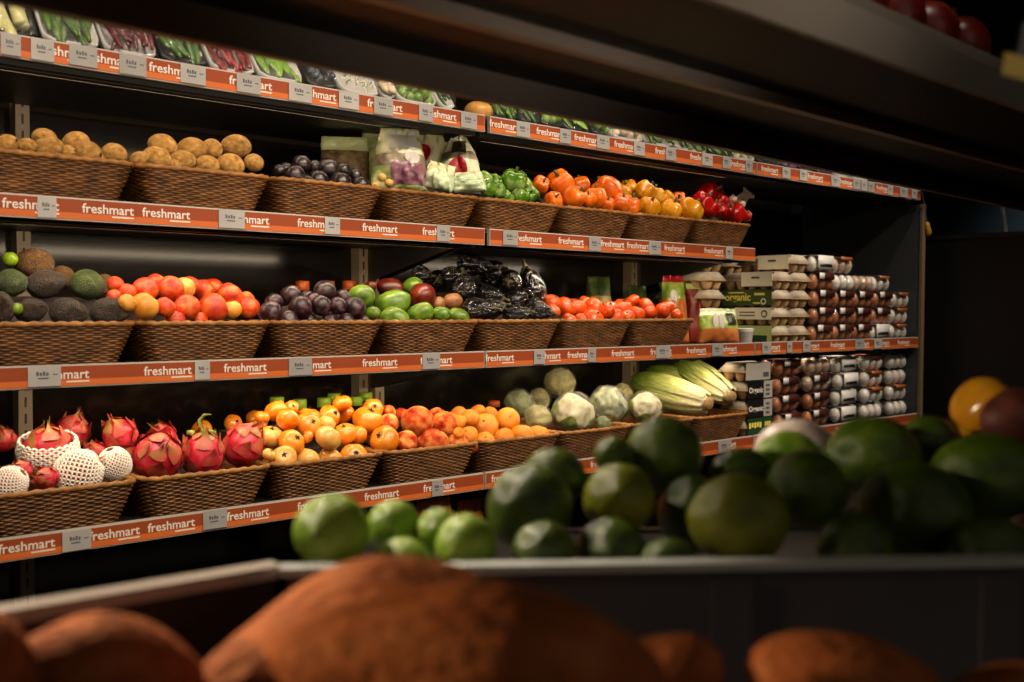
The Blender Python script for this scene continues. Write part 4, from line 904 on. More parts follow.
COLS2 = [[('b', 'b'), ('b', 'b'), ('b', 'b'), ('b', 'b'), ('w', 'w')], [('b', 'b'), ('b', 'b'), ('b', 'b'), ('w', None), ('t', 'o')], [('b', 'b'), ('b', 'b'), ('b', 'b'), ('t', None)], [('w', 'w'), ('b', 'b'), ('b', 'b'), ('w', 'o')], [('w', 'o'), ('w', 'o'), ('w', 'o')]]
COLS3 = [[('b', 'b')]*4, [('b', 'b'), ('b', 'b'), ('t', 'b'), ('t', None)], [('w', 'w'), ('w', 'w'), ('w', 'w'), ('w', 'w')], [('w', None), ('w', 'o'), ('w', 'o'), ('w', 'o')], [('w', None), ('w', 'o'), ('w', None), ('w', None)]]
EN = {'b': 'brown', 'w': 'white', 't': 'buff'}; CN = ['first stack past pulp cartons', 'second stack past pulp cartons', 'the middle stack', 'the last stack but one', 'the stack against the end panel']
for lvl, z0_, cols, xs, sn in ((2, zs, COLS2, x0, 'upper egg shelf'), (3, zs4, COLS3, X_at(779, 3, YF)+.082, 'lower egg shelf')):
    pitch = (2.464-.082-xs)/4
    for c, st in enumerate(cols):
        for k, (e, l_) in enumerate(st):
            pack(f'{EN[e]} egg pack, {NAMES[k]}{" from bottom" if k else ""} of {CN[c]}, {sn}', xs+pitch*c+rnd.uniform(-.002, .002), YF+rnd.uniform(-.004, .01), z0_+.0672*k, e, l_)

# ------------------------------------------------------------------ produce trays on the top shelf
foamw = mat('tray_white', ['#a8a6a4', '#b8b6b2'], rough=.5, rand=0); foamk = mat('tray_black', ['#101010', '#1a1a1a'], rough=.35, rand=0)
tfilm = film('tray_film', '#ffffff', .07, .015, 50, 1.0)
PC = {'bean': ['#33501a', '#5a7c2c'], 'chilli': ['#4a0e0c', '#7a1a14', '#a02a1c'], 'darkchilli': ['#38101a', '#5c1c26', '#7c2c34'], 'snowpea': ['#4a7418', '#6f9a2a', '#94b848'], 'blue': ['#12141e', '#262c3c', '#4a5060'], 'sprout': ['#8c9266', '#b8ba8c', '#d8d4b0'],
      'leek': ['#8a9450', '#c0bc80', '#dcd4a4'], 'mushroom': ['#a8947a', '#d0c0a4'], 'brussels': ['#3c5a1c', '#6a8a36', '#8ca858'], 'onion': ['#4a1c44', '#7a3c6c', '#a878a0'], 'radish': ['#7a1018', '#a82028', '#c04848'], 'okra': ['#2c4a1a', '#507430'], 'pale': ['#98a468', '#c0c48c', '#d8d6b0'], 'squash': ['#b87818', '#d09428', '#e0ac48']}
PM = {k: mat('tray_'+k, v, scale=2, rough=.35, rand=.2) for k, v in PC.items()}
def piece(k):
    r = 1
    if k in ('bean', 'chilli', 'darkchilli', 'okra'): return MB().tube([(0.03*math.sin(3*q), .02*math.cos(4*q), (q-.5)) for q in [i/7 for i in range(8)]], [.03+.055*math.sin(PI*(.08+.86*(i/7)))*(1-(.5*i/7 if 'chilli' in k else 0)) for i in range(8)], 7)
    if k == 'snowpea': return MB().blob(lambda t, p: (.15*sph(t, p).x, .045*sph(t, p).y*(1+.5*math.cos(9*p)), .5*sph(t, p).z+.12*sph(t, p).x**2*0), 14, 12)
    if k == 'leek': return MB().tube([(0, 0, (q-.5)*1.2) for q in [i/5 for i in range(6)]], [.11, .1, .09, .09, .1, .1], 8)
    if k == 'mushroom': return MB().blob(lambda t, p: (.28*sph(t, p).x, .28*sph(t, p).y, .2*max(-.4, sph(t, p).z)), 12, 8)
    if k == 'sprout': return MB().tube([(.06*math.sin(5*q), .05*math.cos(6*q), .5*(q-.5)) for q in [i/5 for i in range(6)]], [.03, .035, .03, .03, .035, .05], 5)
    return MB().blob(f_round(5, .03, .95, .06, .3, 0, 0, .1, 3), 12, 8).__class__().blob(lambda t, p: tuple(.22*c for c in sph(t, p)), 12, 8)
PMESH = {k: piece(k).mesh(k, PM[k], True) for k in PC}
PN = {'bean': 'green_bean', 'chilli': 'red_chilli', 'darkchilli': 'dark_chilli', 'snowpea': 'snow_pea', 'blue': 'blue_berry', 'sprout': 'sprout', 'leek': 'leek', 'mushroom': 'mushroom', 'brussels': 'brussels_sprout', 'onion': 'red_onion', 'radish': 'radish', 'okra': 'okra', 'pale': 'pale_sprout', 'squash': 'yellow_squash'}
def tray_mesh(w, d, hgt, mb):
    fw = .006
    n = 24; rows = []
    for z, off in ((0, .01), (0.001, .006), (hgt, 0), (hgt, .004), (.004, .011)):
        rows.append([(lambda q: (q[0], q[1]+off, z))(rrect(i/n, w/2-off, d-2*off, .018)) for i in range(n)])
    for r in rows: mb.v += [Vector(p) for p in r]
    for j in range(4):
        for i in range(n): k = (i+1) % n; mb.f.append([j*n+i, j*n+k, (j+1)*n+k, (j+1)*n+i]); mb.mi.append(0)
    mb.f.append([4*n+i for i in range(n)]); mb.mi.append(0); mb.f.append([i for i in range(n-1, -1, -1)]); mb.mi.append(0); return mb
TR = [(-12, 44, 'leek', foamk, 'pale leeks'), (47, 107, 'bean', foamw, 'green beans'), (109, 164, 'darkchilli', foamw, 'dark red chillies'), (166, 214, 'okra', foamk, 'mixed dark greens'), (216, 262, 'chilli', foamw, 'deep red chillies'), (264, 310, 'snowpea', foamw, 'bright green snow peas'),
      (312, 344, 'blue', foamk, 'blue black berries'), (346, 386, 'sprout', foamw, 'pale bean sprouts'), (388, 402, 'mushroom', foamw, 'cream mushrooms, narrow'), (404, 444, 'brussels', foamw, 'sprouts by cream mushrooms'), (446, 462, 'okra', foamw, 'okra beside the yellow squash'),
      (496, 524, 'bean', foamk, 'thin beans past the yellow squash'), (525, 546, 'okra', foamk, 'dark okra past the thin beans'), (547, 569, 'brussels', foamk, 'brussels sprouts before the cucumbers'), (570, 596, 'snowpea', foamk, 'pods over the yellow peppers'), (598, 616, 'brussels', foamk, 'round dark sprouts beside mushrooms'),
      (618, 650, 'mushroom', foamw, 'brown and white mushrooms'), (652, 680, 'bean', foamw, 'long beans past the mushrooms'), (682, 714, 'okra', foamw, 'okra past the long beans'), (716, 738, 'bean', foamk, 'beans ending the middle bay'), (740, 762, 'pale', foamw, 'pale green sprouts'),
      (764, 786, 'brussels', foamk, 'yellow green sprouts above red peppers'), (788, 803, 'onion', foamk, 'pale purple onions'), (805, 820, 'onion', foamk, 'purple onions, middle of three'), (822, 838, 'onion', foamk, 'darkest purple onions'), (841, 856, 'pale', foamw, 'pale shoots in white tray'), (857, 876, 'sprout', foamw, 'sprouts in white tray by the radishes'), (879, 897, 'radish', foamk, 'red radishes past the sprouts'), (898, 915, 'radish', foamk, 'red radishes at the shelf end')]
Yt = .028
for px0, px1, k, m_, nm in TR:
    xa_, xb_ = Xat(px0, 0), Xat(px1, 0); w_ = xb_-xa_-.004; d_ = .17
    t = thing('produce_tray', f'{"white" if m_ is foamw else "black"} film wrapped tray of {nm} on the top shelf', 'produce tray', ((xa_+xb_)/2, Yt, ZT[0]-.0085), 'wrapped produce trays on the top shelf')
    t.rotation_euler = (math.radians(52), 0, 0)
    build('tray', tray_mesh(w_, d_, .026, MB()), m_, t, True)
    long_ = k in ('bean', 'chilli', 'darkchilli', 'okra', 'snowpea', 'leek'); n = 0
    size = {'bean': .09, 'okra': .075, 'chilli': .085, 'darkchilli': .08, 'snowpea': .08, 'leek': .12, 'mushroom': .06, 'sprout': .045, 'blue': .045, 'brussels': .06, 'onion': .10, 'radish': .055, 'pale': .045}[k]
    cols = max(3, int((w_-.016)/(.010 if long_ and k not in ('leek', 'snowpea') else .019))); rows = 2 if long_ else max(4, int(d_/.024))
    rows = 1 if k == 'leek' else rows
    for r_ in range(rows):
        for c in range(cols):
            o = obj(PN[k], PMESH[k], t); o.scale = (size,)*3
            o.location = (-w_/2+.010+(w_-.020)*(c+.5+rnd.uniform(-.2, .2))/cols, .010+(d_-.025)*(r_+.5+rnd.uniform(-.25, .25))/rows, .022+rnd.uniform(0, .02))
            if long_: o.rotation_euler = (-PI/2+rnd.uniform(-.12, .12), rnd.uniform(0, 6.28) if k != 'snowpea' else rnd.uniform(-.3, .3), rnd.uniform(-.4, .4) if k != 'leek' else 0)
            else: o.rotation_euler = (rnd.uniform(-.5, .5), rnd.uniform(-.5, .5), rnd.uniform(0, 6.28))
    m = MB(); nx, ny = 8, 8
    for i in range(ny+1):
        for j in range(nx+1):
            u, v = j/nx, i/ny; e = min(u, 1-u, v, 1-v); m.v.append(Vector(((u-.5)*w_*1.01, v*d_, .0285+.030*min(1, e*5)+.004*nz((u*6, v*6, px0), 1))))
    for i in range(ny):
        for j in range(nx): a = i*(nx+1)+j; m.f.append([a, a+1, a+nx+2, a+nx+1]); m.mi.append(0)
    build('film_wrap', m, tfilm, t, True)
P = at_Y(479, 104, .05); r = 15.5*mpp(P)
o = obj('yellow_squash', MB().blob(f_round(8, .02, .8, .06, .3, 0, 0, .05, 2)).mesh('yellow_squash', PM['squash']), None, P); o.scale = (r, r*.9, r*.85); o.location.z = ZT[0]-.0085+r*.68
build('cling_wrap', MB().blob(lambda t, p: tuple(c*(1.06+.03*nz(sph(t, p), 5)) for c in (sph(t, p).x, sph(t, p).y, sph(t, p).z*.8))), wrap, o, True)
tag(o, 'yellow squash in cling film on the top shelf beside the okra', 'squash')
# ------------------------------------------------------------------ right end: cabinet, post, hanging brush
zc = at_X(935, 235.5, 2.66).z
t = thing('cabinet', 'black cabinet past the end of the shelving, under the blue grey wall', 'cabinet', (3.0, -.4, 0))
build('carcass', MB().box(-.34, .3, -1.3, 1.0, 0, zc-.02), M_black, t); build('worktop', MB().box(-.345, .305, -1.305, 1.005, zc-.02, zc), M_dark, t)
P = at_X(1006, 232, 2.75); q = at_X(1002, 203, 2.75)
o = build('metal_post', MB().tube([(0, 0, 0), (0, q.y-P.y, max(.12, q.z-P.z))], .009, 8).box(-.02, .02, -.02, .02, -.0, .004), mat('post_white', ['#d4d6d4', '#e4e6e4'], rough=.4, rand=0), None, False, (P.x, P.y, zc)); tag(o, 'slim pale metal post standing on the black cabinet', 'post')
a, b = at_Y(922, 193, -.03), at_Y(927, 222, -.03); c = at_Y(928.5, 236, -.03)
t = thing('hanging_brush', 'small brush with yellow handle hanging by a cord at the shelf end', 'brush', b)
build('cord', MB().tube([a-b, (a-b)*.5+Vector((.002, 0, 0)), (0, 0, 0)], .0025, 6), M_ink, t); build('handle', MB().tube([(0, 0, 0), (c-b)*.2, (c-b)*.5, (c-b)*.8, c-b], [.006, .011, .013, .015, .008], 10), mat('brush_yellow', ['#8a6014', '#b8842a'], rough=.4, rand=0), t, True)
build('hook', MB().box(a.x-b.x-.025, a.x-b.x+.003, -.004, .004, a.z-b.z-.003, a.z-b.z+.003), M_dark, t)

# ------------------------------------------------------------------ orange net bags on the base deck
onet = mat('orange_net', ['#8a3408', '#c45a18', '#e07828'], scale=34, detail=2, rough=.55, rand=.1, stretch=(1, 1, .35))
for px, w_, roll, lab in ((438, .16, .03, 'orange net bag under the lowest rail, behind the bright limes'), (487, .12, .05, 'smaller orange net bag beside the lowest rail joint')):
    B = Bag(w_, .275 if px < 450 else .24, .06, px, .12, .6, crin=.012); o = B.body('net_bag', [onet, onet], (.86,)); tag(o, lab, 'net bag', 'orange net bags')
    P = at_Y(px, 500, .02); o.matrix_world = face_to(Vector((P.x, .04 if px < 450 else .10, .421)), -.2, -.06, roll)
    build('tie', MB().tube([(-.012, 0, B.h*.87), (0, -.006, B.h*.875), (.012, 0, B.h*.87)], .004, 6), M_white, o)

# ------------------------------------------------------------------ the display stand the camera looks through
zr = CAM.z-.18
C1, C2 = at_Z(288, 567, zr), at_Z(1024, 557, zr)
e_ = (C2-C1); Lc = e_.length; e_.normalize(); n_ = Vector((-e_.y, e_.x, 0)); n_ = n_ if n_.dot(FW) > 0 else -n_
grey = mat('crate_grey', ['#4c484c', '#5c585a'], scale=6, rough=.45, rand=0); rimg = mat('crate_rim', ['#b4b8b4', '#c8ccc6'], scale=6, rough=.4, rand=0)
MC = Matrix(((e_.x, n_.x, 0, C1.x), (e_.y, n_.y, 0, C1.y), (0, 0, 1, zr), (0, 0, 0, 1)))
t = thing('lime_crate', 'grey plastic crate with pale rim heaped with limes', 'crate'); t.matrix_world = MC
Lb, Db, Hb = Lc+.22, .42, .125
m = MB()
m.box(0, Lb, 0, .008, -Hb, -.006); m.box(0, Lb, Db-.008, Db, -Hb, -.066); m.box(0, .008, .008, Db-.008, -Hb, -.066); m.box(Lb-.008, Lb, .008, Db-.008, -Hb, -.012); m.box(.008, Lb-.008, .008, Db-.008, -Hb, -Hb+.006)
for k in range(4): m.box(.10+k*.2, .13+k*.2, -.003, 0, -Hb, -.014)
build('crate_body', m, grey, t)
m = MB(); m.box(-.006, Lb+.006, -.005, .010, -.006, 0); m.box(-.004, .010, .012, Db, -.067, -.06); m.box(Lb-.012, Lb+.006, .012, Db, -.013, 0); build('rim', m, rimg, t)
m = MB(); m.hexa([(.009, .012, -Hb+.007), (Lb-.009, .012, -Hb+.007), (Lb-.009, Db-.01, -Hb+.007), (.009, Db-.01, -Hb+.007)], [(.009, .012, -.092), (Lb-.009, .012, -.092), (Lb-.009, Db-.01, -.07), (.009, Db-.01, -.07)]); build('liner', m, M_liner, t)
z1 = (C1-CAM).dot(FW)
LM = [(331.7, 532, 76, 84, 0, 'lime_lit', 'tall lit green lime, leftmost in the crate'), (393.7, 527, 56, 54, 1, 'lime_lit', 'small bright lime beside the leftmost tall lime'), (404, 563, 64, 50, 0, 'lime_lit', 'bright lime low at the rim beside the leftmost one'), (439, 531, 50, 46, 1, 'lime_lit', 'pale yellowish lime between two brighter limes'),
 (466, 545, 68, 62, 0, 'lime_lit', 'lit lime in front of the largest dark left lime'), (530, 507, 90, 86, 0, 'lime', 'large dark lime in the left middle with a dent'), (555, 476, 68, 56, 1, 'lime', 'dark lime peeking over the large dented one'), (544, 553, 72, 64, 0, 'lime', 'small dark lime at the rim under the dented lime'),
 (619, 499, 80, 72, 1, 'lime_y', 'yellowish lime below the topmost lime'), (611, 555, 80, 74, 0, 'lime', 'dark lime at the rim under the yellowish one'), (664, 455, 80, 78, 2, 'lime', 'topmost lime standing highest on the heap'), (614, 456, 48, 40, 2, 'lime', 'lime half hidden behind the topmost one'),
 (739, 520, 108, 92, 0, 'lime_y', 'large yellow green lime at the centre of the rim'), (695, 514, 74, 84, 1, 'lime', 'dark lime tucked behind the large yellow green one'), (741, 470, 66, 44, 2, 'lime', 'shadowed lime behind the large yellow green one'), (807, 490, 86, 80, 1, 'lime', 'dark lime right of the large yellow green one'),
 (786, 454, 66, 46, 3, 'lime_lit', 'lime lying in front of the pale onion'), (872, 455, 98, 78, 2, 'lime', 'dark green lime right of the pale onion'), (915, 512, 118, 104, 0, 'lime', 'large nearly black lime at the right of the heap'), (985, 478, 122, 90, 1, 'lime', 'dark lime beneath the yellow pepper'),
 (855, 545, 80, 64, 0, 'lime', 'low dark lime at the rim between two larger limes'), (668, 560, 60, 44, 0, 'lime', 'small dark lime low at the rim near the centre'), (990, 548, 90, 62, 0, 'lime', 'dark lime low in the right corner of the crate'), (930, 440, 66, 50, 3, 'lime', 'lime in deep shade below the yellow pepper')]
fl = []; z2 = (C2-CAM).dot(FW)
def rimz(px): return 1/((1/z1)+(1/z2-1/z1)*(px-288)/736)
for px, py, w_, h_, row, mk, lab in LM:
    d = ray(px, py); rp = (w_*.6+h_*.4)/2; r = rp*z1/F; zc_ = rimz(px); fl.append(dict(d=d, rp=rp, t=zc_+.022+r+row*.055, z0=zc_, lab=lab, mk=mk, w=w_, h=h_, row=row))
fl.append(dict(d=ray(797, 455), rp=43, t=z1+.30, z0=rimz(797), lab='pale pinkish onion at the back of the lime heap', mk='onion', w=86, h=76, row=4))
fl.append(dict(d=ray(988, 412), rp=33, t=z1+.26, z0=rimz(988), lab='yellow pepper resting on the limes at the far right', mk='pepper', w=70, h=64, row=3))
fl.append(dict(d=ray(1024, 420), rp=40, t=z1+.20, z0=rimz(1024), lab='reddish brown sweet potato on the limes at the picture edge', mk='sp', w=80, h=84, row=3))
for it in range(80):
    for i in range(len(fl)):
        for j in range(i):
            A, B_ = fl[i], fl[j]; dd = (A['d']*A['t']-B_['d']*B_['t']).length; ov = .93*(A['rp']*A['t']+B_['rp']*B_['t'])/F-dd
            if ov > 0:
                if (A['t'], A['row']) < (B_['t'], B_['row']): A, B_ = B_, A
                A['t'] += min(.3*ov, .006); B_['t'] -= min(.18*ov, .004)
    for A in fl: A['t'] = min(max(A['t'], A['z0']+.016+A['rp']*A['t']/F), A['z0']+.36)
onm = mat('onion_pale', ['#c8a494', '#e4d0c2', '#f0e4da'], scale=2, rough=.4)
KIND[('bell_pepper', 'fg')] = (variants('bell_pepper', [pepf[1]], mat('front_pepper_skin', ['#b8740c', '#d89a24'], scale=1.2, rough=.2), 28, 16), pstem)
for A in fl:
    P = CAM+A['d']*A['t']; s_ = A['t']/F; kx = 'xyz'
    if A['mk'] == 'onion': me, ch = MB().blob(f_round(0, 0, .85, -.12, .2, 0, 0, .02, 1)).mesh('onion', onm), None; nm = 'onion'
    elif A['mk'] == 'pepper': me, ch = KIND[('bell_pepper', 'fg')][0][0], pstem; nm = 'bell_pepper'
    elif A['mk'] == 'sp': me, ch = MB().blob(f_long(lambda z: 1-.2*z*z, .06, 4), 24, 14).mesh('sweet_potato', mat('sweet_potato_red', ['#3a1810', '#5c2a1c', '#7a3c28'], scale=2, rough=.6)), None; nm = 'sweet_potato'
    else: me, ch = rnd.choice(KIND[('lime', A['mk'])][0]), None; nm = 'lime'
    o = obj(nm, me, None, P); o.rotation_mode = 'QUATERNION'
    tall = A['h'] > A['w']*1.05
    if nm == 'lime':
        r = min(A['w'], A['h'])/2*s_; l = max(A['w'], A['h'])/2*s_*.93; ax = (UP if tall else RT)+FW*rnd.uniform(-.5, .5)+(RT if tall else UP)*rnd.uniform(-.3, .3)
        if abs(A['w']-A['h']) < 9: ax = -FW+RT*rnd.uniform(-.6, .6)+UP*rnd.uniform(-.2, .6)
        o.scale = (r, r, l); o.rotation_quaternion = orient(ax, rnd.uniform(0, 6)); build('stem_scar', MB().blob(lambda t_, p: (.1*sph(t_, p).x, .1*sph(t_, p).y, 1.06+.03*sph(t_, p).z), 8, 5), MT['stem'], o, True)
        tag(o, A['lab'], 'lime', 'limes in the crate')
    elif nm == 'onion': r = 43*s_; o.scale = (r, r, r*.95); o.rotation_quaternion = orient(UP*.8-FW*.3, 0); tag(o, A['lab'], 'onion')
    elif nm == 'bell_pepper': r = 33*s_; o.scale = (r, r, r); o.rotation_quaternion = orient(RT*.8+UP*.6-FW*.2, 1); obj(ch[0], ch[1], o); tag(o, A['lab'], 'pepper')
    else: r = 34*s_; o.scale = (r, r, r*1.5); o.rotation_quaternion = orient(RT+FW*.4, 1); tag(o, A['lab'], 'sweet potato')

# sweet potato bin in front of the crate
W1, W2 = at_Z(-60, 620.5, zr), at_Z(274, 565, zr)
brown = mat('bin_brown', ['#1c120c', '#2a1c14'], scale=5, rough=.5, rand=0); brim = mat('bin_rim', ['#a89c90', '#b8aca0'], scale=6, rough=.4, rand=0)
d2 = (W2-W1).normalized(); n2 = Vector((-d2.y, d2.x, 0))
t = thing('sweet_potato_bin', 'dark bin with pale rim holding sweet potatoes at the near edge', 'bin'); t.matrix_world = Matrix(((d2.x, n2.x, 0, W2.x), (d2.y, n2.y, 0, W2.y), (0, 0, 1, zr), (0, 0, 0, 1))); bpy.context.view_layer.update()
m = MB(); m.box(-1.3, 0, 0, .010, -.20, -.008); 
IM = t.matrix_world.inverted(); pq = [IM @ v for v in (C1-n_*.014, C2+e_*.1-n_*.014)]; poly = [(-1.3, .01), (-1.3, -.66), (.62, -.66), (pq[1].x, pq[1].y), (pq[0].x, pq[0].y), (-.01, .01)]
for z_ in (-.21, -.2): m.v += [Vector((x_, y_, z_)) for x_, y_ in poly]
b0 = len(m.v)-12; m.f += [[b0+k for k in range(5, -1, -1)], [b0+6+k for k in range(6)]]+[[b0+k, b0+(k+1) % 6, b0+6+(k+1) % 6, b0+6+k] for k in range(6)]; m.mi += [0]*8
m.box(-1.3, -1.29, -.66, 0, -.2, -.008); m.box(-1.29, .62, -.66, -.65, -.2, -.12); build('bin_body', m, brown, t)
m = MB(); m.box(-1.3, .004, -.003, .013, -.009, 0); build('rim', m, brim, t)
SP = [(335, 662, 340, 176, .56, 22, 'large lit orange sweet potato rising towards the crate corner'), (470, 672, 400, 185, .475, -6, 'largest sweet potato, dark, lying across the front'), (108, 668, 190, 112, .53, -8, 'orange sweet potato mound left of the large lit one'), (-18, 668, 120, 110, .50, -40, 'sweet potato cut by the picture edge, leftmost'),
      (655, 690, 150, 110, .56, 30, 'small dim sweet potato right of the largest one'), (850, 692, 220, 130, .56, -18, 'dim sweet potato under the crate front, middle right'), (1010, 715, 180, 110, .58, 10, 'dim sweet potato under the crate front, rightmost')]
for i, (px, py, w_, h_, D, ang, lab) in enumerate(SP):
    P = at_D(px, py, D); s_ = D/F; a_ = math.radians(ang)
    o = obj('sweet_potato', MB().blob(f_long(lambda z: 1-.22*z*z+.08*math.sin(3*z+i), .045, i+3, .1), 40, 26).mesh('sweet_potato', MT['spot']), None, P); o.scale = (h_/2*s_, h_/2*s_*.9, w_/2*s_)
    o.rotation_mode = 'QUATERNION'; o.rotation_quaternion = orient(RT*math.cos(a_)+UP*math.sin(a_)+FW*.1, i); tag(o, lab, 'sweet potato', 'sweet potatoes in the bin')

# overhead shelf of the stand
zo = CAM.z+.262
def line(p, q, z, ext=1.2):
    A, B_ = at_Z(*p, z), at_Z(*q, z); d = (B_-A).normalized(); return A-d*ext, B_+d*2.2
t = thing('overhead_shelf', 'dark shelf overhead crossing the view above the aisle', 'shelf', (CAM.x, CAM.y+.7, zo))
O = Vector((CAM.x, CAM.y+.7, zo))
FA, FB = line((45, 9), (918, 188), zo); SA, SB = line((500, 31), (1024, 170), zo+.02); NA, NB = line((860, 52), (934, 78), zo+.004, 1.6); NA2, NB2 = line((874, 2), (994, 56), zo+.062, 1.6)
U = Vector((0, 0, 1))
def slab(mb, A, B_, off, za, zb, mi=0):
    """bar along A->B, off = width vector sideways"""
    p = [A-O, B_-O, B_-O+off, A-O+off]; mb.hexa([Vector((v.x, v.y, za-O.z)) for v in p], [Vector((v.x, v.y, zb-O.z)) for v in p], mi)
side = Vector((0, 1, 0))
lipm = mat('overhead_lip', ['#6e6056', '#7c6e62'], scale=3, rough=.45, rand=0); nlip = mat('overhead_near_lip', ['#a09484', '#b0a494'], scale=3, rough=.5, rand=0)
m = MB(); slab(m, FA, FB, side*.014, zo, zo+.06); build('aisle_lip', m, lipm, t)
dv = (FB-FA).normalized(); qa, qb = FA+dv*((-1.75-FA.x)/dv.x)+Vector((0, .016, 0)), FA+dv*((.55-FA.x)/dv.x)+Vector((0, .016, 0)); m = MB(); slab(m, qa, qb, side*.02, zo+.022, zo+.048); build('light_strip', m, lipm, t)  # added unseen housing for the frontal fill strip
m = MB(); slab(m, SA, SB, side*.016, zo+.02, zo+.036); build('frame_bar', m, mat('frame_bar_metal', ['#a8988a', '#b8a898'], rough=.4, rand=0), t)
m = MB(); p = [FA, FB, NB, NA]; p = [Vector((v.x, v.y, 0)) for v in p]
m.hexa([Vector((v.x-O.x, v.y-O.y, .036)) for v in p[::-1]], [Vector((v.x-O.x, v.y-O.y, .05)) for v in p[::-1]]); build('board', m, M_black, t)
m = MB(); q = [NA-O, NB-O, NB2-O, NA2-O]; off = Vector((0, .012, .002)); m.hexa(q, [v+off for v in q]); build('near_lip', m, nlip, t)
app = mat('apple_red', ['#4a0e0a', '#7a1c12', '#a04024'], scale=1.4, rough=.35)
am = MB().blob(f_round(5, .02, .9, .16, .3, .05, 0, .03, 1)).mesh('apple', app)
xa0 = at_Y(905, 2, NA2.y+.05).x
for i in range(6):
    r = .045; X_ = xa0+.004+.096*(i % 4)+(.05 if i > 3 else 0); f_ = (X_-NA2.x)/(NB2.x-NA2.x); yl = NA2.y+(NB2.y-NA2.y)*f_
    P = Vector((X_, yl+.064+(.088 if i > 3 else 0), zo+.05+r*.92))
    o = obj('apple', am, None, P); o.scale = (r, r, r); o.rotation_euler = (rnd.uniform(-.4, .4), rnd.uniform(-.4, .4), i); build('stem', MB().tube([(0, 0, .7), (.03, 0, .95), (.1, .02, 1.1)], .05, 6), MT['stem_dark'], o)
    tag(o, ['blurred red apple overhead, leftmost of the front row', 'blurred red apple overhead, second of the front row', 'blurred red apple overhead, third of the front row', 'blurred red apple overhead, nearest the yellow card', 'red apple behind the overhead front row, leftmost', 'red apple behind the overhead front row, rightmost'][i], 'apple', 'apples on the overhead shelf')
P = at_D(1016, 66, .70)
o = build('price_card', MB().box(-.012, .03, -.001, .001, -.008, .007), mat('card_yellow', ['#b09030', '#c8a848'], rough=.4, rand=0), None, False, P); o.rotation_euler = (.1, .12, -.4); tag(o, 'yellow price card clipped under the overhead apples', 'price card')
build('clip', MB().box(-.002, .004, -.002, .002, .007, .03), M_ink, o)
# the stand's table and posts
t = thing('display_table', 'dark table of the display stand under the crate and bin', 'table', (-1.3, CAM.y+.55, 0))
zt_ = zr-.215
build('table_top', MB().box(-1.9, 1.55, -.55, .50, zt_-.03, zt_), M_black, t)
for sx in (-1.86, 1.45):
    for sy in (-.5, .42): build('leg', MB().box(sx, sx+.05, sy, sy+.05, 0, zt_-.03), M_black, t)
for sx in (-1.88, 1.5): build('post', MB().box(sx, sx+.04, -.03, .01, zt_, zo+.05), M_dark, t)
# riser under the crate
o = build('crate_riser', MB().box(.02, Lb-.02, .02, Db-.03, zt_-zr+.001, -Hb-.001), M_black, None); o.matrix_world = MC; tag(o, 'black riser block carrying the lime crate on the table', 'riser')
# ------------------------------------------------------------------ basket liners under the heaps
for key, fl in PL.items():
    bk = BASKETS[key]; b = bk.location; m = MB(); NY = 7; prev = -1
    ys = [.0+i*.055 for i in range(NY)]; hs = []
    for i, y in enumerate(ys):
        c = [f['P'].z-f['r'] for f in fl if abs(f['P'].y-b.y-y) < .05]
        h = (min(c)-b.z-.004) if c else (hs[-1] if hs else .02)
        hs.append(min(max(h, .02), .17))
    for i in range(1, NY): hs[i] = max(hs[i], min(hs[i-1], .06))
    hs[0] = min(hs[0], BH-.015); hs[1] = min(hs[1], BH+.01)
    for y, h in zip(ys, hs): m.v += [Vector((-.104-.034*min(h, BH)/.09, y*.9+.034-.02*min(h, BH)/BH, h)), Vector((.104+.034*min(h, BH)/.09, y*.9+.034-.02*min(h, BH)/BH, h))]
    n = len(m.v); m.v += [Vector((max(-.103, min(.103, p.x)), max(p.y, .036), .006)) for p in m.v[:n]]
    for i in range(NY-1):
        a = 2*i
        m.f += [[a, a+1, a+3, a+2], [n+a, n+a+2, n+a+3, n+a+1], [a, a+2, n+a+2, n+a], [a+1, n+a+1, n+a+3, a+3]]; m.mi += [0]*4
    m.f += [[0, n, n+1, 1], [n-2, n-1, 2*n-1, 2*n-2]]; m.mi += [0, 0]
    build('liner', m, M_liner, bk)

# ------------------------------------------------------------------ light
w = bpy.data.worlds.new('world'); scene.world = w; w.use_nodes = True
w.node_tree.nodes['Background'].inputs[0].default_value = (.9, .85, 1, 1); w.node_tree.nodes['Background'].inputs[1].default_value = .003
def spot(name, loc, tgt, e, col, size=60, blend=.6, r=.06):
    l = bpy.data.lights.new(name, 'SPOT'); l.energy = e; l.color = col; l.spot_size = math.radians(size); l.spot_blend = blend; l.shadow_soft_size = r
    o = bpy.data.objects.new(name, l); COL.objects.link(o); o.location = loc
    o.rotation_mode = 'QUATERNION'; o.rotation_quaternion = (Vector(tgt)-Vector(loc)).to_track_quat('-Z', 'Y'); return o
WARM = (1, .82, .62)
for x, tx, e in ((-1.9, -1.3, 110), (-.85, -.6, 125), (.25, .2, 125), (1.2, 1.0, 115)):
    spot('ceiling_spot', (x, -2.0, 3.0), (tx, .12, .95), e, WARM, 60, .7, .05)
for x, e in ((-1.5, 55), (-.2, 55), (1.0, 45)):
    spot('ceiling_spot', (x, -1.1, 3.0), (x+.1, .0, .9), e, WARM, 66, .8, .05)
spot('ceiling_spot', (2.15, -.6, 2.8), (1.95, .15, 1.2), 30, (1, .88, .78), 62)
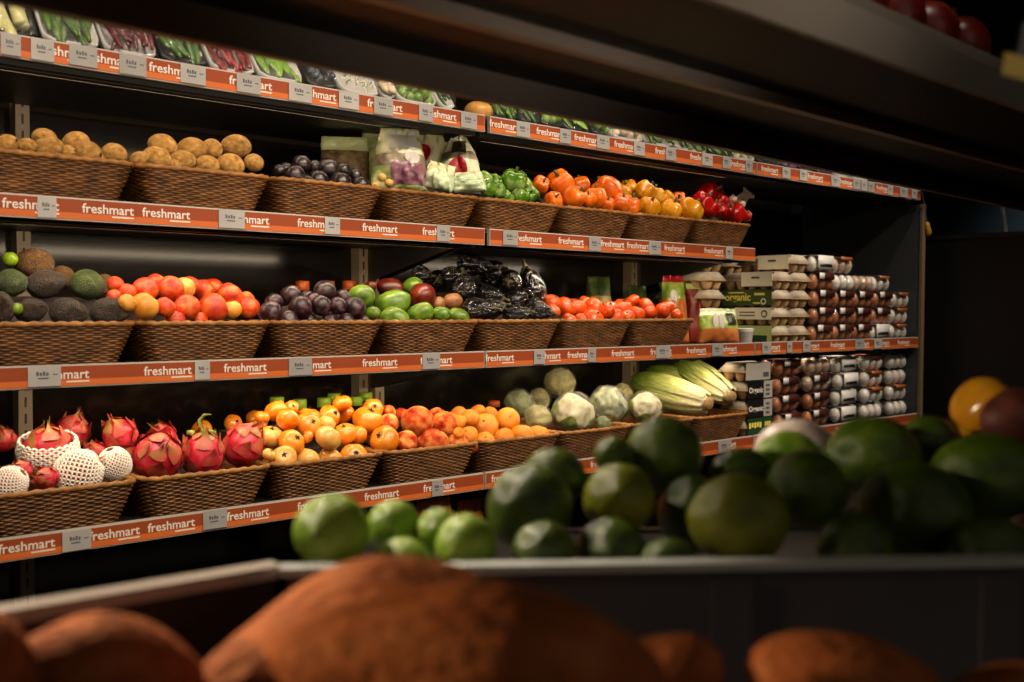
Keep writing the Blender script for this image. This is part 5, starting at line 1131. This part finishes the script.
# added unseen frontal fill strip along the aisle side of the stand's overhead shelf
def strip(x0, x1, e):
    ld = bpy.data.lights.new('front_fill', 'AREA'); ld.shape = 'RECTANGLE'; ld.size = x1-x0; ld.size_y = .02; ld.energy = e; ld.color = WARM; ld.spread = math.radians(150)
    o = bpy.data.objects.new('front_fill', ld); COL.objects.link(o); dv = (FB-FA).normalized(); q = FA+dv*(((x0+x1)/2-FA.x)/dv.x); o.location = (q.x, q.y+.045, zo+.035); o.rotation_euler = (math.radians(84), 0, math.atan2(dv.y, dv.x))
strip(-1.75, .55, 5)
# added fill spots, no real lamps, reaching under the overhead shelf to the limes
spot('rim_fill', (-1.75, -.35, 2.1), (-1.5, -1.42, 1.05), 155, WARM, 30, .9, .08)
spot('rim_fill', (-.75, -.35, 2.1), (-1.12, -1.5, 1.08), 45, WARM, 30, .9, .08)
spot('low_fill', (-2.95, -.6, 1.45), (-1.8, -1.52, 1.0), 120, (1, .75, .5), 21, .9, .06)  # added low fill for the left sweet potatoes, no real lamp
spot('wall_fill', (2.9, -1.0, 3.1), (3.5, -.7, 1.6), 300, (.9, .96, 1), 60, .9, .1)  # added lamp to brighten the end wall and post
spot('ceiling_spot', (2.0, -1.7, 2.9), (1.9, .1, 1.0), 130, WARM, 46, .8)  # added unseen lamp to brighten the eggs
spot('rim_fill', (-.6, -.3, 2.1), (-.87, -1.45, 1.1), 45, WARM, 14, .9)  # added fill on the pale onion
spot('low_fill', (-2.9, -.5, 1.78), (-.78, -1.67, 1.12), 110, WARM, 9, .8)  # added narrow fill on the yellow pepper
spot('lip_fill', (-1.15, -3.4, 1.2), (-1.0, -1.6, 1.62), 40, (1, .86, .74), 20, .9, .15)  # added lamp behind the camera to brighten the near overhead lip
ld = bpy.data.lights.new('back_fill', 'AREA'); ld.size = 2; ld.energy = 4.5; ld.color = (1, .86, .74)
o = bpy.data.objects.new('back_fill', ld); COL.objects.link(o); o.location = (-1.6, -4.2, 2.3); o.rotation_euler = (math.radians(62), 0, 0)
vs = scene.view_settings; vs.view_transform = 'Standard'; vs.look = 'None'; vs.exposure = 0; vs.gamma = 1; vs.use_curve_mapping = False
